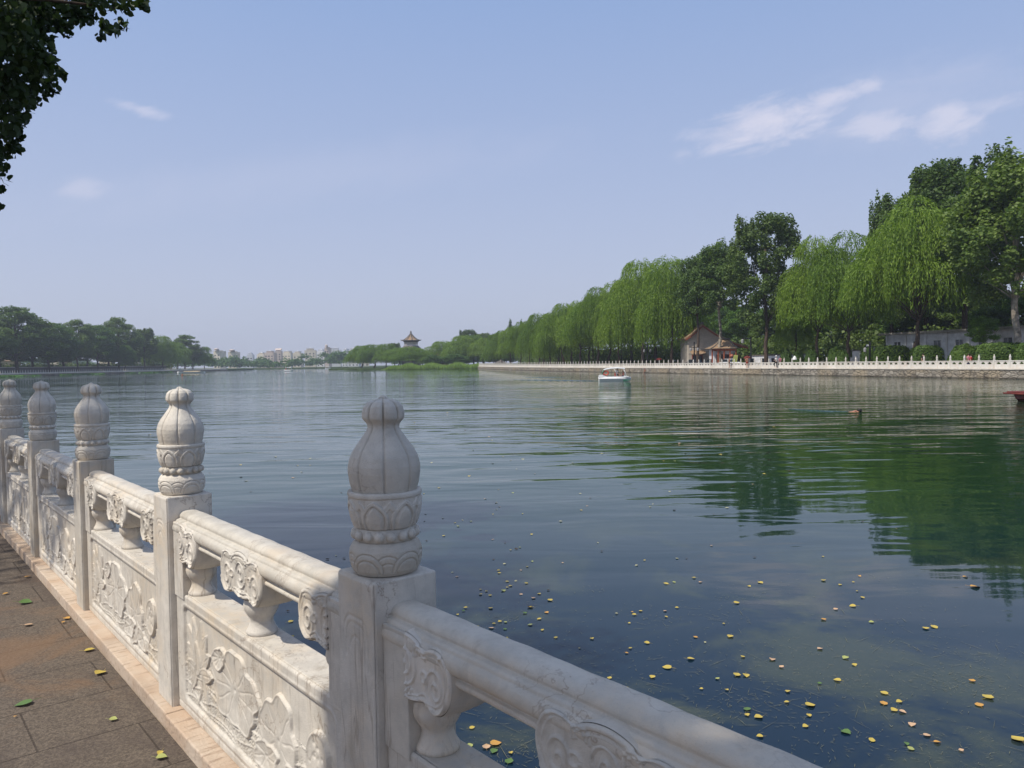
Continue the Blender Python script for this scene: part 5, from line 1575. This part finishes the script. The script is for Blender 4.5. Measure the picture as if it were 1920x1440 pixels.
# ------------------------------------------------------------------ boats
def pedal_boat(p, rz, label, people=True, s=1., grp=None):
    root = empty('pedal_boat', p, rz); root.scale = (s, s, s * .92); tag(root, label, 'boat', grp)
    # hull, length along x, bow at +x
    st = [(-1.85, .55, .10), (-1.7, .74, .06), (-.9, .80, .04), (.3, .80, .04), (1.2, .72, .07), (1.65, .56, .14), (1.9, .30, .24)]
    mb = MB(); V = []
    for x, w, zb in st:
        V += [(x, -w * .8, zb - .10), (x, -w, .22), (x, -w * 1.03, .34), (x, -w * .92, .50 + (.06 if x < -1 else 0)), (x, w * .92, .50 + (.06 if x < -1 else 0)), (x, w * 1.03, .34), (x, w, .22), (x, w * .8, zb - .10)]
    n = 8
    mb._add(V, [(i * n + k, i * n + (k + 1) % n, (i + 1) * n + (k + 1) % n, (i + 1) * n + k) for i in range(len(st) - 1) for k in range(n)] + [tuple(range(n)), tuple(reversed([(len(st) - 1) * n + k for k in range(n)]))])
    hl = mb.build('hull', M_WPAINT, root)
    mb = MB()
    for sgn in (-1, 1):
        mb.tube([(x, sgn * w * 1.035, .31) for x, w, _ in st], .022, 6)
    mb.build('rubbing_strake', M_BLACK, hl)
    mb = MB()
    for sgn in (-1, 1): mb.prismY([(1.0, .02), (1.72, .10), (1.80, .20), (1.02, .20)], sgn * .79 - .02, sgn * .79 + .02)
    mb.build('green_stripe', M_GREENP, hl)
    # raised coaming with a dip for the passengers
    mb = MB()
    for sgn in (-1, 1):
        mb.prismY([(-1.80, .50), (-1.75, .78), (-1.45, .84), (-1.15, .70), (-.85, .60), (.9, .60), (1.4, .62), (1.7, .5)], sgn * .68 - .05, sgn * .68 + .05)
    mb.box(-1.8, -1.5, -.63, .63, .5, .74); mb.prismY([(1.05, .5), (1.1, .66), (1.55, .60), (1.75, .48)], -.63, .63)
    mb.build('deck', M_WPAINT, root)
    for x in (-.95, .35):
        mb = MB(); mb.bevbox(x - .24, x + .24, -.55, .55, .50, .62, .03); mb.bevbox(x - .32, x - .22, -.55, .55, .55, 1.05, .03); mb.build('seat', M_CRED, root)
    # canopy and its struts
    mb = MB(); V = []
    xs_ = [-1.25, -1.0, -.4, .4, 1.0, 1.22]; zc = [1.50, 1.60, 1.70, 1.73, 1.68, 1.62]
    for x, z in zip(xs_, zc):
        for y in (-.72, -.4, 0, .4, .72): V.append((x, y, z - .08 * (y / .72) ** 2))
    for x, z in zip(xs_, zc):
        for y in (-.72, -.4, 0, .4, .72): V.append((x, y, z - .05 - .08 * (y / .72) ** 2))
    fc = [(i * 5 + k, i * 5 + k + 1, (i + 1) * 5 + k + 1, (i + 1) * 5 + k) for i in range(5) for k in range(4)]
    fc += [tuple(30 + q for q in reversed(f)) for f in fc[:20]]
    for i in range(5): fc += [(i * 5, (i + 1) * 5, 30 + (i + 1) * 5, 30 + i * 5), (i * 5 + 4, (i + 1) * 5 + 4, 34 + (i + 1) * 5, 34 + i * 5)]
    for k in range(4): fc += [(k, k + 1, 31 + k, 30 + k), (25 + k, 26 + k, 56 + k, 55 + k)]
    mb._add(V, fc); mb.build('canopy', M_WPAINT, root)
    for sgn in (-1, 1):
        mb = MB(); mb.tube([(-1.5, sgn * .66, .7), (-1.18, sgn * .68, 1.45)], .05, 8); mb.build('canopy_strut', M_GREENP, root)
        mb = MB(); mb.tube([(.35, sgn * .66, .58), (.15, sgn * .68, 1.25), (-.1, sgn * .66, 1.62)], .025, 8); mb.build('canopy_strut', M_WPAINT, root)
        mb = MB(); mb.tube([(1.35, sgn * .64, .62), (1.25, sgn * .66, 1.1), (1.0, sgn * .66, 1.60)], .03, 8); mb.build('canopy_strut', M_WPAINT, root)
    # life ring hanging at the stern
    V = []; 
    mb = MB(); ring = [(-.95 + .26 * math.cos(t), -.60, 1.05 + .26 * math.sin(t)) for t in np.linspace(0, 2 * PI, 25)]
    mb.tube(ring, .06, 8, cap=False); mb.build('life_ring', M_BUOY, root)
    return root
pb = at_z(1152, 714.5, 0.)
brz = -.12
boat = pedal_boat((pb.x, pb.y, 0), brz, 'white pedal boat with a canopy and green bow stripe out on the lake')
def onboat(x, y, z): 
    c, s_ = math.cos(brz), math.sin(brz); return (pb.x + x * c - y * s_, pb.y + x * s_ + y * c, z)
person(onboat(.30, -.28, .60), brz + rad(90), sit(kn=.38), 'person in white sitting near the middle of the white pedal boat', M_SKIN2, [('shirt', M_CWHITE, SHIRT, .03), ('shorts', M_CBLACK, TRUNKS, .02)])
person(onboat(.35, .30, .60), brz + rad(90), sit(kn=.38), 'person in dark clothes seated on the far side of the white pedal boat', M_SKIN2, [('shirt', M_CBLUE, SHIRT, .03), ('shorts', M_CBLACK, TRUNKS, .02)])
person(onboat(1.0, -.15, .52), brz - rad(90), sit(kn=.36), 'child in a red top facing back at the bow of the pedal boat', M_SKIN2, [('shirt', M_CRED, SHIRT, .03), ('shorts', M_CBLUE, TRUNKS, .02)], prop=.72)
q = at_z(541, 696, 0.); pedal_boat((q.x, q.y, 0), .1, 'small white canopied boat far out below the city skyline', s=1.12)
q = at_z(618, 691.4, 0.); 
pedal_boat((q.x, min(q.y, 560), 0), .3, 'tiny white boat close to the far shore', s=1.1)
# flat white craft moored off the left bank
q = Vector((-206 + 22 + 41.5 - 1, 0, 0)); yb = 345.; xb_ = at_y(358, 690, yb).x
root = empty('moored_boat', (xb_, yb, 0), .05); tag(root, 'long low moored boat with a white hull off the left bank', 'boat')
mb = MB(); V = []
for x, w, z in [(-6, .2, .7), (-5, 1., .55), (-2, 1.4, .5), (3, 1.4, .5), (5.4, 1.1, .55), (6, .8, .6)]: V += [(x, -w * .7, -.1), (x, -w, z), (x, w, z), (x, w * .7, -.1)]
mb._add(V, [(i * 4 + k, i * 4 + (k + 1) % 4, (i + 1) * 4 + (k + 1) % 4, (i + 1) * 4 + k) for i in range(5) for k in range(4)] + [(0, 1, 2, 3), (23, 22, 21, 20)]); mb.build('hull', M_WPAINT, root)
mb = MB(); mb.box(-3, 4, -.8, .8, .5, .9); mb.build('deck_house', M_TANW, root)
# oxblood wooden boat entering at the right edge
rb = at_z(1897, 753, 0.)
root = empty('wooden_boat', (rb.x + .45, rb.y, -.08), .10); tag(root, 'dark red wooden boat with a flat overhanging bow entering at the right edge', 'boat')
mb = MB(); V = []
for x, w, zt_, zb in [(.12, .62, .40, .20), (.5, .78, .42, -.05), (1.5, .95, .42, -.1), (4.5, 1.0, .42, -.1), (6.6, .85, .46, .0)]:
    V += [(x, -w * .8, zb), (x, -w, zt_), (x, w, zt_), (x, w * .8, zb)]
mb._add(V, [(i * 4 + k, i * 4 + (k + 1) % 4, (i + 1) * 4 + (k + 1) % 4, (i + 1) * 4 + k) for i in range(4) for k in range(4)] + [(0, 1, 2, 3), (19, 18, 17, 16)]); mb.build('hull', M_BROWNB, root)
mb = MB(); mb.bevbox(-.18, 6.8, -1.0, 1.0, .425, .50, .02); mb.bevbox(-.05, 6.7, -.9, .9, .502, .56, .02); mb.build('deck', M_BROWNB, root)
for x in (1.9, 5.8):
    for y in (-.8, .8):
        mb = MB(); mb.tube([(x, y, .55), (x, y, 2.2)], .045, 8); mb.build('post', M_BROWNB, root)
mb = MB(); mb.prismX([(-1.1, 2.15), (0, 2.55), (1.1, 2.15), (0, 2.45)], 1.6, 6.1); mb.build('canopy', M_BROWNB, root)
bagm = MB(); bagm.ball((0, 0, .11), .26, 12, (1.25, .9, .50)); bagm.ball((.30, .06, .08), .2, 10, (1.1, .9, .5))
o = bagm.build('life_vest', M_BUOY, loc=(rb.x + 1.0, rb.y - .30, .48)); tag(o, 'bundled orange red life vest lying on the deck of the dark red boat', 'life vest')
# wakes
def ridge(name, pts, w, h, label):
    mb = MB(); pts = [Vector((x, y, 0)) for x, y in pts]
    n = 90; V = []
    P = np.array([p[:2] for p in pts]); L = np.concatenate([[0], np.cumsum(np.hypot(*np.diff(P, axis=0).T))])
    t = np.linspace(0, L[-1], n); X = np.interp(t, L, P[:, 0]); Y = np.interp(t, L, P[:, 1])
    for i in range(n):
        e = math.sin(PI * (i + .5) / n) ** .5
        for k in range(9):
            q = (k - 4) / 4; ww = w * e
            V.append((X[i], Y[i] + q * ww, .004 + h * e * math.cos(q * PI / 2) ** 2 * (1 + .3 * math.sin(i * .9)) - .004 * abs(q)))
    mb._add(V, [(i * 9 + k, i * 9 + k + 1, (i + 1) * 9 + k + 1, (i + 1) * 9 + k) for i in range(n - 1) for k in range(8)], True)
    o = mb.build(name, M_WATER); tag(o, kind='structure')
ridge('boat_wake', [at_z(1124, 714.6, 0)[:2], at_z(1060, 713.2, 0)[:2], at_z(960, 712.2, 0)[:2]], .5, .05, '')
ridge('boat_wake', [at_z(1060, 707.5, 0)[:2], at_z(985, 708.0, 0)[:2]], .6, .05, '')
ridge('swimmer_wake', [at_z(1600, 772.6, 0)[:2], at_z(1540, 770.5, 0)[:2], at_z(1478, 767, 0)[:2]], .16, .03, '')

# ------------------------------------------------------------------ floating and fallen leaves
def leaf_colour(name, a, b): return leaf_mat(name, a, b, .15, .5, .1)
LM = {'y': flat('yellow_leaf', (.46, .35, .07), .5, .4, .12, 30.), 'g': flat('green_leaf', (.09, .16, .04), .5, .4, .15, 30.), 'p': flat('pale_green_leaf', (.33, .35, .11), .5, .4, .15, 30.),
      'o': flat('orange_leaf', (.50, .27, .06), .5, .4, .2, 30.), 'b': flat('tan_leaf', (.52, .34, .20), .5, .4, .2, 30.), 'd': flat('dark_leaf', (.05, .035, .02), .6, .3, .2, 30.), 'w': flat('bleached_leaf', (.46, .42, .22), .5, .4, .1, 30.)}
LN = {'y': 'yellow', 'g': 'green', 'p': 'pale green', 'o': 'orange', 'b': 'tan', 'd': 'dark', 'w': 'bleached'}
def leaf_mesh(seed):
    r = random.Random(seed)
    n = 7; L = 1.0; V = []; rows = []
    wd = [0.02, .30, .44, .44, .34, .18, .0]
    cup = r.uniform(.10, .32); tw = r.uniform(-.15, .15); bend = r.uniform(-.12, .25)
    for i in range(n):
        t = i / (n - 1); w = wd[i] * r.uniform(.92, 1.08); x = (t - .45) * L
        if i == 1: x -= .08
        z0_ = bend * (t - .5) ** 2
        rows.append([(x, -w, z0_ + cup * w + tw * t * w), (x + .02, -w * .5, z0_ + cup * w * .3), (x + .03, 0, z0_), (x + .02, w * .5, z0_ + cup * w * .3), (x, w, z0_ + cup * w - tw * t * w)])
    V = [p for q in rows for p in q]
    Fc = [(i * 5 + k, (i + 1) * 5 + k, (i + 1) * 5 + k + 1, i * 5 + k + 1) for i in range(n - 1) for k in range(4)]
    mb = MB(); mb._add(V, Fc, True)
    sc = r.uniform(-.2, .2)
    mb.tube([(-.42, 0, .005), (-.62, sc * .3, .02), (-.95, sc, .01 + r.uniform(0, .08))], [.016, .012, .010], 5)
    return mb
LEAFM = {}
def leafobj(name, p, size, col, rz, label, cat, group=None, seed=None):
    sd = (seed if seed is not None else random.randrange(6))
    k = (col, sd)
    if k not in LEAFM: LEAFM[k] = leaf_mesh(sd * 7 + 3).mesh(name, LM[col], fix=False)
    o = link(name, LEAFM[k], None, p, rz); o.scale = (size,) * 3
    o.rotation_euler = (random.uniform(-.12, .12), random.uniform(-.12, .12), rz)
    tag(o, label, cat, group); return o
# photo pixel, size in photo pixels, colour
LW_ = [(848,1073,8,'w'),(857,1081,9,'b'),(935,1069,10,'y'),(936,1074,10,'y'),(977,1069,7,'b'),(951,1090,10,'p'),(967,1089,8,'w'),(987,1093,10,'p'),(957,1098,11,'y'),(951,1101,8,'y'),(901,1105,8,'g'),(912,1108,8,'w'),(944,1107,12,'p'),
 (901,1114,8,'p'),(919,1116,10,'p'),(977,1114,9,'b'),(1011,1113,10,'p'),(1000,1121,12,'b'),(1031,1125,14,'y'),(920,1140,11,'y'),(873,1139,10,'y'),(869,1145,8,'g'),(858,1152,9,'g'),(996,1138,10,'y'),(984,1149,13,'g'),(1025,1148,12,'o'),
 (1011,1160,12,'y'),(994,1171,13,'p'),(937,1165,10,'y'),(926,1169,9,'p'),(948,1166,10,'p'),(896,1174,10,'g'),(921,1177,12,'b'),(947,1179,12,'g'),(1017,1181,8,'w'),(950,1196,9,'g'),(1042,1195,13,'y'),(1110,1197,13,'y'),(1087,1215,7,'w'),
 (1156,1150,8,'w'),(1189,1152,12,'y'),(1185,1147,7,'o'),(1201,1145,12,'y'),(1180,1168,8,'w'),(1182,1215,10,'y'),(1175,1224,9,'o'),(1213,1205,14,'y'),(1249,1094,12,'y'),(1264,1091,11,'p'),(1301,1083,9,'y'),(1313,1091,8,'b'),
 (1247,1145,11,'b'),(1269,1139,9,'p'),(1249,1156,10,'w'),(1357,1169,8,'y'),(1369,1193,17,'y'),(1304,1194,10,'o'),(1322,1204,7,'w'),(1295,1235,15,'y'),(1251,1251,20,'y'),(1223,1269,14,'y'),(1143,1271,15,'g'),(1173,1290,14,'p'),(1157,1289,10,'p'),
 (1315,1291,9,'g'),(1363,1293,11,'p'),(1345,1272,13,'p'),(1382,1265,17,'p'),(1399,1266,16,'p'),(1381,1130,14,'y'),(1405,1099,8,'p'),(1426,1092,14,'g'),(1544,1088,11,'y'),(1575,1096,11,'y'),(1600,1091,7,'w'),(1612,1080,9,'o'),
 (1607,1108,7,'w'),(1617,1120,12,'w'),(1599,1136,14,'y'),(1567,1142,12,'b'),(1544,1161,15,'o'),(1634,1166,13,'p'),(1736,1178,14,'p'),(1752,1175,17,'y'),(1810,1081,10,'o'),(1828,1100,18,'o'),(1537,1216,15,'b'),(1585,1233,17,'p'),
 (1602,1246,12,'y'),(1448,1236,14,'b'),(1465,1250,13,'b'),(1393,1231,10,'g'),(1570,1275,18,'p'),(1537,1281,12,'g'),(1477,1296,15,'p'),(1475,1316,13,'y'),(1519,1322,24,'y'),(1401,1329,19,'g'),(1401,1340,13,'y'),(1422,1344,18,'y'),
 (1517,1341,14,'y'),(1510,1361,15,'y'),(1425,1380,18,'y'),(1407,1388,9,'o'),(1658,1299,20,'y'),(1657,1318,17,'o'),(1686,1315,14,'g'),(1676,1331,16,'p'),(1692,1334,15,'b'),(1710,1358,18,'b'),(1738,1378,14,'b'),(1757,1391,13,'o'),
 (1586,1372,20,'g'),(1635,1387,18,'g'),(1700,1394,11,'g'),(1708,1403,19,'p'),(1823,1276,15,'o'),(1853,1307,22,'y'),(1836,1321,20,'o'),(1908,1386,24,'y'),(1802,1406,11,'b'),
 (929,1394,26,'o'),(912,1400,22,'b'),(926,1408,20,'g'),(958,1411,13,'y'),(955,1427,22,'g'),(881,1397,16,'p'),(876,1417,13,'o'),(885,1364,12,'p'),
 (620,1074,10,'w'),(545,1165,14,'w'),(548,1193,12,'p'),(562,1217,14,'w'),(540,1145,9,'d'),(614,1048,9,'d'),(645,1047,8,'d'),(994,1138,14,'d'),(968,1029,10,'d'),(975,1026,8,'p'),(1028,1106,7,'d')]
SZ = [(13, 'small '), (18, 'mid sized '), (99, 'large ')]
GL = 'fallen leaves floating on the lake'
for i, (u, v, s, c) in enumerate(LW_):
    if c in 'pwg' and i % 3 and s < 19: c = 'y'
    p = at_z(u, v, .006); d_ = (Vector((0, 0, H)) - p).length
    size = s * random.uniform(.62, .86) * d_ / F
    zone = 'seen through the gap of the nearest railing' if (u < 1000 and v > 1360) else ('in the drifting cluster beside the nearest post' if (u < 1060 and v < 1210) else ('near the lower right corner' if (u > 1620 and v > 1240) else ('just beyond the near handrail' if v > 1240 else 'on the open dark water')))
    leafobj('floating_leaf', p, size, c, random.uniform(0, 6.28), [q[1] for q in SZ if s < q[0]][0] + LN[c] + ' leaf floating ' + zone, 'leaf', GL + ' ' + zone)
# many small specks further out
r_ = random.Random(5)
for i in range(120):
    v = 745 + 320 * r_.random() ** .8; u = r_.uniform(300, 1700)
    if r_.random() < .5: u = r_.gauss(900, 170)
    p = at_z(u, v, .006)
    if p.x * -.767 - 0 > 50: continue
    rel = Vector((p.x - P1.x, p.y - P1.y, 0))
    if rel.dot(DY) < .6: continue
    c = r_.choice('yyybwwdddp'); d_ = (Vector((0, 0, H)) - p).length
    leafobj('floating_leaf', p, min(.11, r_.uniform(3.5, 6.5) * d_ / F), c, r_.uniform(0, 6.28), 'tiny ' + LN[c] + ' leaf floating far from the bank on rippled water', 'leaf', 'tiny leaves drifting on rippled water')
# leaves on the paving
for i, (u, v, s, c) in enumerate([(47, 1129, 24, 'g'), (45, 1318, 30, 'g'), (187, 1261, 24, 'y'), (167, 1218, 19, 'y'), (53, 1171, 16, 'b'), (125, 1159, 14, 'o'), (10, 1113, 10, 'o'), (52, 1081, 12, 'o'), (212, 1348, 16, 'p'), (302, 1419, 22, 'p'), (300, 1411, 14, 'y'), (119, 1166, 8, 'o'), (28, 1343, 6, 'o')]):
    p = at_z(u, v, GZ + .008); d_ = (Vector((0, 0, H)) - p).length
    leafobj('fallen_leaf', p, s * d_ / F * .8, c, random.uniform(0, 6.28), ('larger ' if s > 18 else 'small ') + LN[c] + ' leaf lying on the paving' + [' near the top of the walkway', ' at the left edge of the photo', ' right of the dark joint', ' close to the kerb', ' left of the kerb in dappled light', ' touching the kerb', ' far up the walkway', ' in the shade far up', ' beside the slab joint', ' by the bottom edge, crumpled', ' tucked onto the crumpled one', ' next to the kerb, a fragment', ' near the lower left, a fragment'][i], 'leaf')
# weed wisps drifting at the surface
def wisps():
    r = np.random.default_rng(4); C = []; A = []; B = []
    n = 0
    cl_ = [(r.uniform(880, 1900), r.uniform(1080, 1440)) for _ in range(75)] + [(r.uniform(870, 1040), r.uniform(1380, 1440)) for _ in range(8)]
    for (u, v) in cl_:
        p = at_z(u, v, .004)
        R_ = r.uniform(.10, .35)
        for k in range(int(r.uniform(14, 40))):
            q = np.array([p.x + r.normal() * R_ * 1.4, p.y + r.normal() * R_ * .8, .005])
            a = r.uniform(0, PI); L = r.uniform(.006, .030) if r.random() < .94 else r.uniform(.05, .13)
            d = np.array([math.cos(a), math.sin(a), 0])
            C.append(q); A.append(d * L); B.append(np.array([-d[1], d[0], 0]) * r.uniform(.0009, .0018))
    return leafquads(np.array(C), np.array(A), np.array(B), 'weed_wisps', flat('bleached_weed', (.15, .15, .10), .7, .2, .3, 20.))
o = link('weed_wisps', wisps()); tag(o, 'pale wisps of water weed drifting on the near dark water', 'water weed', kind='stuff')

# ------------------------------------------------------------------ overhead tree on the near bank
def poplar_leaf_cloud(name, clumps, m, seed=3, size=.036):
    """clumps: (x,y,z,r,n) -> heart-ish six sided leaves that hang"""
    r = np.random.default_rng(seed)
    C = []
    for (x, y, z, R_, n) in clumps:
        d = rdir(r, n) * (r.uniform(0, 1, size=(n, 1)) ** .42)
        C.append(np.array([x, y, z]) + d * R_ * np.array([1, 1, .85]))
    C = np.vstack(C); n = len(C)
    N_ = unit(rdir(r, n) * .9 + np.array([.1, .1, .25]))
    A = unit(np.cross(N_, rdir(r, n)) + np.array([0, 0, -.5])); B = unit(np.cross(N_, A))
    s = r.uniform(.7, 1.2, size=(n, 1)) * size
    P = [(-1, 0), (-.55, .72), (.15, .78), (1.15, 0), (.15, -.78), (-.55, -.72)]
    V = np.stack([C + A * s * a + B * s * b + N_ * s * abs(b) * .18 for a, b in P], 1).reshape(-1, 3)
    return npmesh(name, V, np.arange(len(V)).reshape(-1, 6), m)
cl_ = []
D0 = 8.2
def cpx(u, v, rp, D, n=None):
    p = at_y(u, v, D); R_ = rp * D / F
    cl_.append((p.x, p.y, p.z, R_, n or int(R_ ** 3 * 4200 + R_ ** 2 * 1700 + 10)))
vis = [(-70, 60, 130), (10, 30, 85), (70, 20, 60), (40, 90, 60), (110, 10, 50), (150, -5, 42), (195, -10, 40), (225, -6, 22), (150, 25, 24), (-40, 190, 90), (20, 165, 48), (62, 130, 44), (-20, 250, 52), (62, 172, 30), (85, 100, 26),
       (-40, 320, 50), (14, 222, 30), (262, 6, 16), (240, 18, 12), (195, 44, 12), (210, 56, 14), (228, 46, 14), (190, 68, 10), (170, 32, 14), (120, 55, 18), (108, 132, 9), (118, 142, 8), (100, 168, 12), (92, 150, 12), (55, 196, 10),
       (30, 250, 14), (36, 280, 8), (10, 285, 18), (2, 318, 10), (0, 355, 7), (0, 388, 7), (40, 225, 12), (272, 14, 8), (-10, 300, 24)]
for k, (u, v, rp) in enumerate(vis):
    cpx(u, v, rp, D0 + random.uniform(-.7, .9))
for k in range(26):      # bulk of the crown, out of the picture to the left and above
    cl_.append((-7.6 + random.uniform(-2.2, 1.2), 6.3 + random.uniform(-2.6, 2.8), 7.9 + random.uniform(-1.6, 2.6), random.uniform(.9, 1.5), 1500))
for k in range(12):      # the part that shades the far end of the nearest railing
    cl_.append((-5.6 + random.uniform(-1.3, .9), 3.2 + random.uniform(-1.0, 2.2), 7.6 + random.uniform(-.6, .9), random.uniform(.6, .95), 1000))
root = empty('poplar_tree', (-8.6, 6.6, GZ)); tag(root, 'dark overhanging poplar whose leaves fill the upper left corner', 'tree')
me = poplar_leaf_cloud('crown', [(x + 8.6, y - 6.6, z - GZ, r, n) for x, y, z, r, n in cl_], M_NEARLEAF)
link('crown', me, root)
mb = MB(); rr_ = np.random.default_rng(2)
tg = [(x + 8.6, y - 6.6, z - GZ) for x, y, z, r, n in cl_[:20:3]] + [(x + 8.6, y - 6.6, z - GZ) for x, y, z, r, n in cl_[40::3]]
limbs(mb, rr_, tg, None, 4.2, .24, 10.); mb.build('trunk', M_BARK, root)
# second tree behind the photographer: its crown shades the nearest post and handrail
cl2 = []
def shade(X, z, R_, n, t=7.0):
    p = LW(X, 0, z) + SUN * t; cl2.append((p.x, p.y, p.z, R_, int(n * .62)))
shade(.35, 1.95, .48, 900, 6.8); shade(.95, 1.7, .62, 1300, 7.2); shade(1.7, 1.6, .7, 1500, 7.6); shade(2.5, 1.5, .8, 1600, 7.3); shade(.15, 2.1, .33, 500, 7.1); shade(.55, 1.3, .45, 800, 7.); shade(.0, 1.5, .30, 500, 7.1); shade(.05, 1.15, .30, 500, 7.); shade(.1, 1.8, .28, 500, 7.4)
for k in range(12):
    cl2.append((-3.4 + random.uniform(-.6, 2.6), -2.6 + random.uniform(-2.2, .9), 8.4 + random.uniform(-.6, 1.8), random.uniform(.7, 1.1), 900))
root = empty('poplar_tree', (-3.2, -3.8, GZ)); tag(root, 'poplar behind the camera that shades the nearest post and handrail', 'tree')
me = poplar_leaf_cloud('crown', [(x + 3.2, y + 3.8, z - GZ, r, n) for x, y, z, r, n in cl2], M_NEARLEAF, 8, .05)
link('crown', me, root)
mb = MB(); limbs(mb, rr_, [(x + 3.2, y + 3.8, z - GZ) for x, y, z, r, n in cl2[::2]], None, 4.6, .22, 10.); mb.build('trunk', M_BARK, root)

# ------------------------------------------------------------------ air
HAZE = 0.00030
if HAZE:
    hz = MB(); hz.box(-1400, 1400, -120, 1600, -1., 75.)
    m = bpy.data.materials.new('haze_air'); m.use_nodes = True; N = NT(m.node_tree)
    N.n.remove(N.n['Principled BSDF'])
    pv = N.add('ShaderNodeVolumePrincipled', {'Color': (.80, .87, 1.0, 1), 'Density': HAZE, 'Anisotropy': .2})
    N.l.new(pv.outputs[0], N.n['Material Output'].inputs['Volume'])
    o = hz.build('haze', m); tag(o, 'thin summer haze lying over the lake', 'haze', kind='stuff')
